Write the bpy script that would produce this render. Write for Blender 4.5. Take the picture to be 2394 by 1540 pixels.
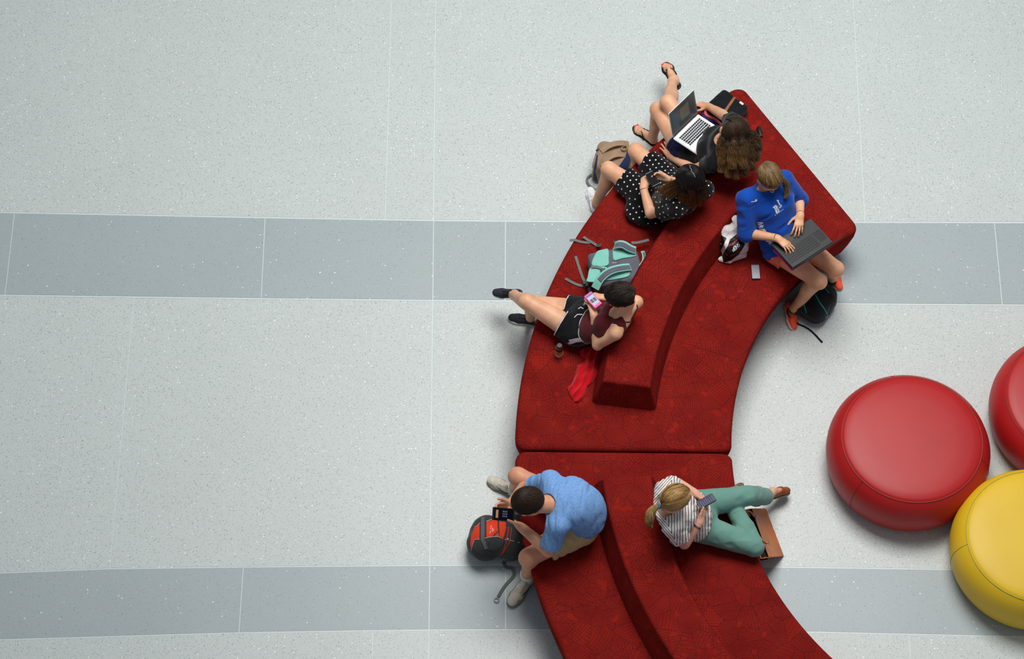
import bpy, math, random
import numpy as np
from mathutils import Matrix, Vector
random.seed(7); rng = np.random.default_rng(7)
S = bpy.context.scene
for o in list(bpy.data.objects): bpy.data.objects.remove(o)
# ---------------------------------------------------------------- camera
FPX, CAMH = 6300.0, 17.05
_n = np.array([-147., -3630., -FPX]); _n /= np.linalg.norm(_n)
_X = np.array([1., -.0066, (-147+3630*.0066)/FPX]); _Z = -_n
_X -= _Z*_X.dot(_Z); _X /= np.linalg.norm(_X); _Y = np.cross(_Z, _X)
CM = np.array([_X, _Y, _Z])
CAM = np.array([0., 0., CAMH])
def _un(px, py, z):
    d = CM@np.array([(px-1197)/FPX, -(py-770)/FPX, -1.]); return CAM+(z-CAM[2])/d[2]*d
CAM = CAM - _un(1197, 770, 0)*np.array([1, 1, 0])
def U(px, py, z=0.): return _un(px, py, z)          # measured point of the photograph at a known height -> metres
def PX(p):
    c = CM.T@(np.asarray(p)-CAM); return 1197+FPX*c[0]/-c[2], 770-FPX*c[1]/-c[2]
cd = bpy.data.cameras.new('camera'); cam = bpy.data.objects.new('camera', cd); S.collection.objects.link(cam)
cam.matrix_world = Matrix([[*CM[0], CAM[0]], [*CM[1], CAM[1]], [*CM[2], CAM[2]], [0, 0, 0, 1]])
cd.sensor_width = 36; cd.lens = 36*FPX/2394; cd.clip_end = 100; cd.clip_start = .5
S.camera = cam
# ---------------------------------------------------------------- light
w = bpy.data.worlds.new('atrium'); S.world = w; w.use_nodes = True
w.node_tree.nodes['Background'].inputs[0].default_value = (.80, .90, 1., 1)
w.node_tree.nodes['Background'].inputs[1].default_value = .24
def area(name, loc, size, power, col, target=(0, 0, 0)):
    l = bpy.data.lights.new(name, 'AREA'); l.shape = 'RECTANGLE'; l.size, l.size_y = size; l.energy = power; l.color = col
    o = bpy.data.objects.new(name, l); S.collection.objects.link(o); o.location = loc
    o.rotation_euler = (Vector(target)-Vector(loc)).to_track_quat('-Z', 'Y').to_euler(); return o
area('atrium_skylight', (1.5, 2.1, 9.5), (5.4, 4.4), 920, (1, .985, .95), (.6, .6, 0))
vs = S.view_settings; vs.view_transform = 'Standard'; vs.look = 'None'; vs.gamma = 1; vs.exposure = 0.0; vs.use_curve_mapping = False
# ---------------------------------------------------------------- helpers
def lin(c): return tuple(((x/255)/12.92 if x/255 <= .04045 else ((x/255+.055)/1.055)**2.4) for x in c)
class NT:
    def __init__(s, name):
        s.m = bpy.data.materials.new(name); s.m.use_nodes = True; s.t = s.m.node_tree; s.b = s.t.nodes['Principled BSDF']
    def n(s, typ, **kw):
        nd = s.t.nodes.new('ShaderNode'+typ)
        for k, v in kw.items():
            if k.startswith('i_'):
                key = k[2:]; key = int(key) if key.isdigit() else key
                s.set(nd.inputs[key], v)
            else: setattr(nd, k, v)
        return nd
    def set(s, inp, v):
        if isinstance(v, bpy.types.NodeSocket): s.t.links.new(v, inp)
        elif isinstance(v, tuple) and len(v) == 3 and inp.type == 'RGBA': inp.default_value = (*v, 1)
        else: inp.default_value = v
    def math(s, op, a, b=0., c=None, clamp=False):
        nd = s.n('Math', operation=op, use_clamp=clamp); s.set(nd.inputs[0], a); s.set(nd.inputs[1], b)
        if c is not None: s.set(nd.inputs[2], c)
        return nd.outputs[0]
    def vm(s, op, a, b=(0, 0, 0)):
        nd = s.n('VectorMath', operation=op); s.set(nd.inputs[0], a)
        if op == 'SCALE': s.set(nd.inputs['Scale'], b)
        else: s.set(nd.inputs[1], b)
        return nd.outputs[0]
    def mix(s, f, a, b):
        nd = s.n('Mix', data_type='RGBA', clamp_factor=True); s.set(nd.inputs[0], f); s.set(nd.inputs[6], a); s.set(nd.inputs[7], b); return nd.outputs[2]
    def noise(s, vec, scale, detail=3., rough=.5):
        nd = s.n('TexNoise'); s.set(nd.inputs['Vector'], vec); nd.inputs['Scale'].default_value = scale; nd.inputs['Detail'].default_value = detail; nd.inputs['Roughness'].default_value = rough; return nd.outputs
    def vor(s, vec, scale, feature='F1', dims='3D', rnd=1.):
        nd = s.n('TexVoronoi', feature=feature, voronoi_dimensions=dims); s.set(nd.inputs['Vector'], vec); nd.inputs['Scale'].default_value = scale; nd.inputs['Randomness'].default_value = rnd; return nd.outputs
    def ramp(s, f, lo, hi):
        nd = s.n('MapRange', clamp=True); s.set(nd.inputs[0], f); nd.inputs[1].default_value = lo; nd.inputs[2].default_value = hi; return nd.outputs[0]
    def bump(s, h, strength=.3, dist=.002):
        nd = s.n('Bump'); s.set(nd.inputs['Height'], h); nd.inputs['Strength'].default_value = strength; nd.inputs['Distance'].default_value = dist
        s.t.links.new(nd.outputs[0], s.b.inputs['Normal']); return nd
    def fin(s, col=None, rough=.6, spec=.5, metal=0.):
        if col is not None: s.set(s.b.inputs['Base Color'], col)
        s.set(s.b.inputs['Roughness'], rough); s.b.inputs['Specular IOR Level'].default_value = spec; s.b.inputs['Metallic'].default_value = metal
        return s.m
    @property
    def obj(s): return s.n('TexCoord').outputs['Object']
    @property
    def pos(s): return s.n('NewGeometry').outputs['Position']
def M(name, c, rough=.6, spec=.4, metal=0., var=.12, vscale=30., bscale=0., bst=.3, bd=.001, sheen=0.):
    t = NT(name); c = lin(c); p = t.pos
    f = t.noise(p, vscale, 4)[0]
    col = t.mix(t.ramp(f, .3, .7), tuple(x*(1-var) for x in c), tuple(min(1, x*(1+var)) for x in c))
    if bscale: t.bump(t.noise(p, bscale, 3)[0], bst, bd)
    if sheen: t.b.inputs['Sheen Weight'].default_value = sheen
    return t.fin(col, rough, spec, metal)
COL = S.collection
def link(name, me, mat=None, parent=None):
    o = bpy.data.objects.new(name, me); COL.objects.link(o)
    if mat is not None and me is not None:
        for m in (mat if isinstance(mat, (list, tuple)) else [mat]): me.materials.append(m)
    if parent is not None: o.parent = parent; o.matrix_parent_inverse = parent.matrix_world.inverted() if False else Matrix.Translation(-Vector(parent.location))
    return o
def thing(name, label, cat, loc, group=None):
    o = bpy.data.objects.new(name, None); COL.objects.link(o); o.location = loc; o.empty_display_size = .1
    o['label'] = label; o['category'] = cat
    if group: o['group'] = group
    return o
def mesh(name, V, F, smooth=True, uv=None, mi=None):
    me = bpy.data.meshes.new(name); V = np.asarray(V, float)
    if isinstance(F, np.ndarray):
        k = F.shape[1]; n = len(F); me.vertices.add(len(V)); me.vertices.foreach_set('co', V.ravel().astype(np.float32))
        me.loops.add(n*k); me.loops.foreach_set('vertex_index', F.ravel().astype(np.int32))
        me.polygons.add(n); me.polygons.foreach_set('loop_start', np.arange(0, n*k, k, dtype=np.int32))
        try: me.polygons.foreach_set('loop_total', np.full(n, k, np.int32))
        except Exception: pass
        me.update(calc_edges=True)
    else: me.from_pydata(V.tolist(), [], F)
    if smooth: me.polygons.foreach_set('use_smooth', np.ones(len(me.polygons), bool))
    if mi is not None: me.polygons.foreach_set('material_index', np.asarray(mi, np.int32))
    if uv is not None:
        l = me.uv_layers.new(name='UVMap'); vi = np.zeros(len(me.loops), np.int32); me.loops.foreach_get('vertex_index', vi)
        l.data.foreach_set('uv', np.asarray(uv)[vi].ravel().astype(np.float32))
    me.update(); return me
class MB:                                            # collects shapes into one mesh
    def __init__(s): s.V = []; s.F = []; s.MI = []
    def add(s, V, F, mi=0):
        b = len(s.V); s.V += [tuple(v) for v in V]; s.F += [tuple(i+b for i in f) for f in F]; s.MI += [mi]*len(F)
    def box(s, c, h, R=None, bev=.0, mi=0):
        c = np.asarray(c, float); h = np.asarray(h, float); R = np.eye(3) if R is None else np.asarray(R)
        bev = min(bev, min(h)*.9)
        if bev <= 0:
            V = [(i, j, k) for i in (-1, 1) for j in (-1, 1) for k in (-1, 1)]
            s.add([c+R@(np.array(v)*h) for v in V], [(0, 1, 3, 2), (4, 6, 7, 5), (0, 4, 5, 1), (2, 3, 7, 6), (0, 2, 6, 4), (1, 5, 7, 3)], mi); return
        V = []; ix = {}
        for i in (-1, 1):
            for j in (-1, 1):
                for k in (-1, 1):
                    for a in range(3):
                        v = np.array([i, j, k])*h-np.array([i, j, k])*bev; v[a] = (i, j, k)[a]*h[a]; ix[i, j, k, a] = len(V); V.append(c+R@v)
        F = []
        for a in range(3):
            b, d = (a+1) % 3, (a+2) % 3
            for sg in (-1, 1):
                q = []
                for u, v in ((-1, -1), (1, -1), (1, 1), (-1, 1)):
                    t = [0, 0, 0]; t[a] = sg; t[b] = u; t[d] = v; q.append(ix[(*t, a)])
                F.append(q if sg > 0 else q[::-1])
            for u in (-1, 1):
                for v in (-1, 1):
                    t0 = [0, 0, 0]; t0[b] = u; t0[d] = v; t1 = list(t0); t0[a] = -1; t1[a] = 1
                    q = [ix[(*t0, b)], ix[(*t1, b)], ix[(*t1, d)], ix[(*t0, d)]]
                    F.append(q if u*v > 0 else q[::-1])
        for i in (-1, 1):
            for j in (-1, 1):
                for k in (-1, 1):
                    q = [ix[i, j, k, 0], ix[i, j, k, 1], ix[i, j, k, 2]]; F.append(q if i*j*k > 0 else q[::-1])
        s.add(V, F, mi)
    def tube(s, P, r, n=8, mi=0, flat=None, closed=False):   # r: scalar or per point; flat=(normal, ratio)
        P = np.asarray(P, float); m = len(P); r = np.broadcast_to(r, (m,)).astype(float)
        T = np.gradient(P, axis=0) if not closed else np.roll(P, -1, 0)-np.roll(P, 1, 0)
        T /= np.linalg.norm(T, axis=1, keepdims=True)+1e-9
        up = np.array([0, 0, 1.]) if flat is None else np.asarray(flat[0], float)
        V = []
        a = up-T[0]*up.dot(T[0])
        if np.linalg.norm(a) < 1e-3: a = np.array([1., 0, 0])-T[0]*T[0][0]
        for i in range(m):
            if flat is not None: a = up
            a = a-T[i]*a.dot(T[i]); a /= np.linalg.norm(a)+1e-9; b = np.cross(T[i], a)
            for j in range(n):
                t = 2*math.pi*j/n+ (math.pi/n)
                V.append(P[i]+r[i]*(math.cos(t)*b+math.sin(t)*a*(1 if flat is None else flat[1])))
        F = [(i*n+j, i*n+(j+1) % n, (i+1) % m*n+(j+1) % n, (i+1) % m*n+j) for i in range(m if closed else m-1) for j in range(n)]
        if not closed: F += [tuple(range(n))[::-1], tuple(range((m-1)*n, m*n))]
        s.add(V, F, mi)
    def strap(s, P, wd, th, N, mi=0):                # flat ribbon with thickness; N surface normal(s)
        P = np.asarray(P, float); m = len(P); T = np.gradient(P, axis=0); T /= np.linalg.norm(T, axis=1, keepdims=True)+1e-9
        N = np.broadcast_to(np.asarray(N, float), P.shape); wd = np.broadcast_to(wd, (m,)); V = []
        for i in range(m):
            a = N[i]-T[i]*N[i].dot(T[i]); a /= np.linalg.norm(a)+1e-9; b = np.cross(T[i], a)
            for x, y in ((-1, -1), (1, -1), (1, 1), (-1, 1)): V.append(P[i]+b*x*wd[i]/2+a*y*th/2)
        F = [(i*4+j, i*4+(j+1) % 4, i*4+4+(j+1) % 4, i*4+4+j) for i in range(m-1) for j in range(4)]+[(3, 2, 1, 0), tuple(range(m*4-4, m*4))]
        s.add(V, F, mi)
    def lathe(s, prof, c=(0, 0, 0), n=32, mi=0, R=None):
        c = np.asarray(c, float); R = np.eye(3) if R is None else R; V = []
        for r, z in prof:
            for j in range(n):
                t = 2*math.pi*j/n; V.append(c+R@np.array([r*math.cos(t), r*math.sin(t), z]))
        m = len(prof); F = [(i*n+j, i*n+(j+1) % n, (i+1)*n+(j+1) % n, (i+1)*n+j) for i in range(m-1) for j in range(n)]
        F += [tuple(range(n))[::-1], tuple(range((m-1)*n, m*n))]; s.add(V, F, mi)
    def make(s, name, mat, parent=None, smooth=True):
        me = mesh(name, np.array(s.V), s.F, smooth, mi=s.MI if max(s.MI) else None); o = link(name, me, mat, parent)
        if smooth:
            try: me.set_sharp_from_angle(angle=math.radians(40))
            except Exception: pass
        return o
def cr(P, n=8, closed=False):                        # Catmull-Rom
    P = np.asarray(P, float); m = len(P); out = []
    g = (lambda i: P[i % m]) if closed else (lambda i: P[i] if 0 <= i < m else (2*P[0]-P[1] if i < 0 else 2*P[-1]-P[-2]))
    for i in range(m if closed else m-1):
        a, b, c, d = g(i-1), g(i), g(i+1), g(i+2)
        for k in range(n):
            t = k/n; out.append(.5*(2*b+(c-a)*t+(2*a-5*b+4*c-d)*t*t+(3*b-a-3*c+d)*t**3))
    if not closed: out.append(P[-1])
    return np.array(out)
# ---------------------------------------------------------------- floor
def terrazzo(name, base, dark, light, amt):
    t = NT(name); p = t.pos
    p2 = t.vm('ADD', p, t.vm('SCALE', t.noise(p, 120, 1)[1], .006))
    col = t.mix(t.ramp(t.noise(p, 1.3, 3)[0], .35, .65), tuple(x*.97 for x in base), base)
    n1 = t.noise(p, 170, 2)[0]
    col = t.mix(t.math('MULTIPLY', t.ramp(n1, .45, .7), .30), col, tuple(x*.8 for x in base))
    for sc, rad, thr, c, st in ((112, .26, .46*amt, dark, .6), (170, .32, .42*amt, dark, .5), (72, .17, .28*amt, tuple(x*.75 for x in dark), .8), (34, .20, .22, tuple(min(1, x*1.12) for x in base), .5)):
        v = t.vor(p2, sc); r = t.n('SeparateColor', i_0=v[1]).outputs
        m = t.math('MULTIPLY', t.math('LESS_THAN', v[0], t.math('MULTIPLY', r[1], rad*1.5)), t.math('LESS_THAN', r[0], thr))
        col = t.mix(t.math('MULTIPLY', m, st), col, c)
    v = t.vor(p2, 46); r = t.n('SeparateColor', i_0=v[1]).outputs
    clus = t.ramp(t.noise(p, 3.5, 2)[0], .36, .64)
    m = t.math('MULTIPLY', t.math('LESS_THAN', v[0], t.math('MULTIPLY', r[1], .225)), t.math('LESS_THAN', r[0], t.math('MULTIPLY', t.math('ADD', clus, .12), .62*light)))
    col = t.mix(m, col, (1, 1, 1))
    rr = t.mix(m, (.38,)*3, (.3,)*3)
    return t.fin(col, .36, .35)
TL = terrazzo('light_terrazzo', (.615, .66, .645), (.15, .18, .20), 1., 1.)
TD = terrazzo('dark_terrazzo', (.415, .475, .49), (.17, .21, .24), .3, .45)
STRIP = M('divider_strip_metal', (214, 226, 226), .35, .5, var=.03)
L0 = [(-700, -420), (3100, -420)]
L1 = [(0, 496), (600, 508), (1013, 515), (1400, 518), (1900, 519), (2394, 520)]
L2 = [(0, 690), (610, 698), (1012, 702), (1300, 704), (1970, 710), (2394, 713)]
L3 = [(0, 1339), (257, 1329), (568, 1325), (1005, 1321), (1200, 1321), (1815, 1325), (2230, 1331), (2394, 1334)]
L4 = [(0, 1495), (223, 1488.5), (558, 1478.5), (871, 1473.5), (1005, 1472), (1200, 1471), (1905, 1477), (2394, 1488)]
L5 = [(-700, 2000), (3100, 2000)]
def ly(L, x):
    xs = [p[0] for p in L]; ys = [p[1] for p in L]
    if x < xs[0]: return ys[0]+(x-xs[0])*(ys[1]-ys[0])/(xs[1]-xs[0])
    if x > xs[-1]: return ys[-1]+(x-xs[-1])*(ys[-1]-ys[-2])/(xs[-1]-xs[-2])
    return float(np.interp(x, xs, ys))
fl = MB(); a, b, c_, d = (U(-740, -450), U(3140, -450), U(3140, 2040), U(-740, 2040))
fl.add([(*p[:2], z) for z in (-.03, -.0028) for p in (a, b, c_, d)], [(0, 1, 2, 3), (7, 6, 5, 4), (0, 4, 5, 1), (1, 5, 6, 2), (2, 6, 7, 3), (3, 7, 4, 0)])
floor = fl.make('floor', STRIP, None, False); floor['kind'] = 'structure'; floor['label'] = 'pale terrazzo floor with two darker grey bands'
def panel(A, B, x0, x1, ga, gb, mat):                # x0,x1=(x at A, x at B); ga,gb half joint widths
    top = [(x0[0]+1, ly(A, x0[0])+ga)]+[(x, y+ga) for x, y in A if x0[0]+8 < x < x1[0]-8]+[(x1[0]-1, ly(A, x1[0])+ga)]
    bot = [(x1[1]-1, ly(B, x1[1])-gb)]+[(x, y-gb) for x, y in B[::-1] if x0[1]+8 < x < x1[1]-8]+[(x0[1]+1, ly(B, x0[1])-gb)]
    q = [U(*p) for p in top+bot]; n = len(q); m = MB()
    m.add([(p[0], p[1], z) for z in (0, -.0027) for p in q], [tuple(range(n))[::-1], tuple(range(n, 2*n))]+[(i, (i+1) % n, n+(i+1) % n, n+i) for i in range(n)])
    m.make('terrazzo_panel', mat, floor, False)
E0, E1 = (-700, -700), (3100, 3100)
for A, B, cuts, ga, gb, mt in ((L0, L1, [(928, 901), (1023, 1014), (1973, 2022)], 0, 1.9, TL),
        (L1, L2, [(34, 12), (620, 611), (1014, 1012), (1182, 1181), (1760, 1764), (2325, 2343)], 2.4, 2.2, TD),
        (L2, L3, [(314, 257), (1012, 1005)], 2.2, 1.5, TL),
        (L3, L4, [(569, 559), (1005, 1003), (1182, 1182)], 1.5, 1.6, TD),
        (L4, L5, [(872, 867), (1003, 1000), (2126, 2145)], 1.6, 0, TL)):
    cs = [E0]+cuts+[E1]
    for i in range(len(cs)-1): panel(A, B, cs[i], cs[i+1], ga, gb, mt)
def strip(P, wd):
    m = MB(); m.strap([(*U(*p)[:2], -.0016) for p in P], wd*.98, .002, (0, 0, 1)); m.make('divider_strip', STRIP, floor, False)
for L, wd in ((L1, .0125), (L2, .0115), (L3, .0082), (L4, .0085)): strip([(-700, ly(L, -700))]+L+[(3100, ly(L, 3100))], wd)
# ---------------------------------------------------------------- upholstered bench
def street_fabric():
    t = NT('red_street_map_fabric'); uv = t.n('UVMap').outputs[0]
    uv = t.vm('ADD', uv, t.vm('SCALE', t.vm('SUBTRACT', t.noise(uv, 6, 1)[1], (.5, .5, .5)), .035))
    vo = t.vor(uv, 7.5, dims='2D'); rc = t.n('SeparateColor', i_0=vo[1]).outputs
    rot = t.n('VectorRotate', rotation_type='Z_AXIS'); t.set(rot.inputs['Vector'], uv); t.set(rot.inputs['Angle'], t.math('MULTIPLY', rc[0], 3.1416))
    sp = t.n('SeparateXYZ', i_0=rot.outputs[0]).outputs
    lines = None
    for ax, ch, lo, hi in ((0, 1, 34, 80), (1, 2, 44, 120)):
        f = t.math('ADD', lo, t.math('MULTIPLY', rc[ch], hi-lo))
        x = t.math('MULTIPLY', sp[ax], f)
        fr = t.math('ABSOLUTE', t.math('SUBTRACT', t.math('FRACT', x), .5))
        # keep the drawn line ~2.4 mm wide whatever the street spacing
        l = t.math('GREATER_THAN', fr, t.math('SUBTRACT', .5, t.math('MULTIPLY', f, .00125)))
        lines = l if lines is None else t.math('MAXIMUM', lines, l)
    for sc, wd in ((7.5, .011), (24, .026)):
        e = t.vor(uv, sc, 'DISTANCE_TO_EDGE', '2D'); l = t.math('LESS_THAN', e[0], wd if sc < 20 else wd)
        if sc > 20:                                  # irregular blocks only in some districts
            irr = t.math('GREATER_THAN', rc[2], .52); lines = t.math('MULTIPLY', lines, t.math('SUBTRACT', 1, irr)) if False else lines
            l = t.math('MULTIPLY', l, t.math('GREATER_THAN', t.noise(uv, 3, 1)[0], .47))
        lines = t.math('MAXIMUM', lines, l)
    blk = t.vor(uv, 30, dims='2D'); br = t.n('SeparateColor', i_0=blk[1]).outputs
    park = t.math('MULTIPLY', t.math('LESS_THAN', br[0], .05), 1.0)
    lines = t.math('MULTIPLY', lines, t.math('SUBTRACT', 1, park))
    red = t.mix(t.ramp(t.noise(uv, 5, 3)[0], .35, .65), lin((134, 28, 22)), lin((148, 36, 27)))
    weave = t.noise(uv, 700, 1)[0]
    col = t.mix(t.math('MULTIPLY', lines, .8), red, lin((70, 22, 26)))
    col = t.mix(t.math('MULTIPLY', t.ramp(weave, .4, .7), .18), col, lin((80, 14, 14)))
    t.bump(weave, .25, .001); 
    return t.fin(col, 1., .04)
FAB = street_fabric()
BASE = M('black_plinth', (24, 22, 22), .6)
SEAM = M('dark_seam_thread', (70, 14, 14), .9)
BC = np.array([3.722, -1.234]); RM = 2.97
def sector(a0, a1, r0, r1, rc, nseg=64):             # rounded rectangle bent round the bench's centre
    s0, s1 = a0*RM, a1*RM; P = []
    def run(p, q, k): P.extend([(p[0]+(q[0]-p[0])*i/k, p[1]+(q[1]-p[1])*i/k) for i in range(k)])
    def arc(cx, cy, t0): P.extend([(cx+rc*math.cos(t0+math.pi/2*i/8), cy+rc*math.sin(t0+math.pi/2*i/8)) for i in range(8)])
    run((s0+rc, r0), (s1-rc, r0), nseg); arc(s1-rc, r0+rc, -math.pi/2); run((s1, r0+rc), (s1, r1-rc), 16); arc(s1-rc, r1-rc, 0)
    run((s1-rc, r1), (s0+rc, r1), nseg); arc(s0+rc, r1-rc, math.pi/2); run((s0, r1-rc), (s0, r0+rc), 16); arc(s0+rc, r0+rc, math.pi)
    return np.array([(BC[0]+r*math.cos(s/RM), BC[1]+r*math.sin(s/RM)) for s, r in P])
def loft(name, sec, prof, mat, parent):               # prof: (inset, z) from the top outwards and down
    a0, a1, r0, r1, rc, ns = sec; V = []; UVs = []; L = 0; prev = None; top = None
    for ins, z in prof:
        q = sector(a0+ins/RM, a1-ins/RM, r0+ins, r1-ins, max(rc-ins*.6, .012), ns)
        if prev is not None: L += math.hypot(ins-prev[0], z-prev[1])
        prev = (ins, z)
        if top is None:
            top = q; T = np.roll(q, -1, 0)-np.roll(q, 1, 0); T /= np.linalg.norm(T, axis=1, keepdims=True)+1e-9; N = np.c_[T[:, 1], -T[:, 0]]
            if ((q+N*.01-BC)[ns//2]**2).sum() > ((q-BC)[ns//2]**2).sum(): N = -N
        V += [(x, y, z) for x, y in q]; UVs += [tuple(p) for p in (top+N*L)]
    n = len(top); m1 = ns+16; cap = []
    for k in range(n//2): cap.append(((m1-k) % n, (m1-k-1) % n, (m1+k+1) % n, (m1+k) % n))
    cap = [tuple(dict.fromkeys(f)) for f in cap]; F = [f[::-1] for f in cap]
    for i in range(len(prof)-1):
        for j in range(n): F.append((i*n+j, (i+1)*n+j, (i+1)*n+(j+1) % n, i*n+(j+1) % n)[::-1])
    b = (len(prof)-1)*n; F += [tuple(x+b for x in f) for f in cap]
    o = link(name, mesh(name, V, F, True, uv=UVs), mat, parent)
    import bmesh
    bm = bmesh.new(); bm.from_mesh(o.data); bmesh.ops.recalc_face_normals(bm, faces=bm.faces); bm.to_mesh(o.data); bm.free()
    o.data.set_sharp_from_angle(angle=math.radians(50)); return o
def rnd(ins0, z0, r, k=6): return [(ins0+r-r*math.sin(math.pi/2*i/k), z0-r+r*math.cos(math.pi/2*i/k)) for i in range(k+1)]
D = math.radians
SH, BH = .43, .66
def bench(a0, a1, b0, b1, label, c0):
    root = thing('curved_bench', label, 'bench', (*c0, 0), 'red curved bench modules')
    loft('seat', (a0, a1, 2.205, 3.715, .075, 64), rnd(0, SH, .035)+[(.004, .33), (.03, .2), (.062, .07), (.075, .06)], FAB, root)
    loft('base', (a0+.02, a1-.02, 2.33, 3.59, .05, 32), [(0, .065), (0, 0)], BASE, root)
    loft('backrest', (b0, b1, 2.745, 3.2, .035, 64), [(x+.058, z) for x, z in rnd(0, BH, .024)]+[(.034, .57), (.008, .465), (0, SH-.004)], FAB, root)
    return root
B1 = bench(D(122.5), D(179.48), D(128.4), D(173.0), 'upper module of the red street-patterned curved bench, seating four people', U(1400, 800)[:2])
B2 = bench(D(179.66), D(239.5), D(184.5), D(233), 'lower module of the red street-patterned curved bench, seating the man in blue', U(1500, 1300)[:2])
def seam(ang, r0, r1, parent):
    m = MB(); m.tube([(BC[0]+r*math.cos(ang), BC[1]+r*math.sin(ang), SH+.0002) for r in np.linspace(r0, r1, 6)], .0016, 5); m.make('seam', SEAM, parent)
def angof(px, py, z=SH): p = U(px, py, z)[:2]-BC; return math.atan2(p[1], p[0])
seam(angof(1700, 833), 2.24, 2.72, B1); seam(angof(1370, 1412), 3.2, 3.68, B2)
# ---------------------------------------------------------------- ottomans
def leather(name, c, c2):
    t = NT(name); p = t.pos
    col = t.mix(t.ramp(t.noise(p, 3, 3)[0], .35, .65), lin(c), lin(c2))
    t.bump(t.noise(p, 420, 2)[0], .12, .0006)
    t.b.inputs['Coat Weight'].default_value = .05; t.b.inputs['Coat Roughness'].default_value = .35
    return t.fin(col, .46, .4)
LR = leather('red_vinyl', (176, 22, 24), (182, 26, 28)); LY = leather('yellow_vinyl', (226, 184, 28), (230, 190, 36))
OS1 = M('brown_welt', (120, 40, 20), .6); OS2 = M('green_welt', (150, 158, 70), .6)
def ottoman(cx, cy, mat, wm, label, sa):
    root = thing('ottoman', label, 'ottoman', (cx, cy, 0), 'round vinyl ottomans')
    pr = [(.50, 0), (.535, .03), (.562, .09), (.575, .17), (.577, .22), (.57, .28), (.55, .335), (.525, .372), (.508, .390), (.498, .400), (.494, .4035)]
    m = MB(); m.lathe(pr, (cx, cy, 0), 96); m.make('side_panel', mat, root)
    m = MB(); m.lathe([(.494, .398), (.49, .405), (.47, .414), (.42, .424), (.3, .431), (.15, .434), (.02, .435)], (cx, cy, 0), 96); m.make('top_cushion', mat, root)
    m = MB(); m.tube([(cx+.496*math.cos(t), cy+.496*math.sin(t), .4035) for t in np.linspace(0, 2*math.pi, 97)[:-1]], .0026, 6, closed=True)
    for an in sa: m.tube([(cx+(r+.0006)*math.cos(an), cy+(r+.0006)*math.sin(an), z) for r, z in pr[1:-1]], .0022, 5)
    m.make('welt', wm, root); return root
o1 = np.array([2.785, -1.095])
ottoman(*o1, LR, OS1, 'whole red round vinyl ottoman right of the bench', (D(222), D(342), D(100)))
oc = U(2115, 1053, .2)[:2]-o1
p = U(2494, 957, .2)[:2]-oc; ottoman(*p, LR, OS1, 'red round ottoman cut off by the right edge of the photo, above the yellow one', (D(240), D(0), D(120)))
p = U(2407, 1279, .2)[:2]-oc; ottoman(*p, LY, OS2, 'yellow round vinyl ottoman at the right edge', (D(187), D(307), D(67)))
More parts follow.
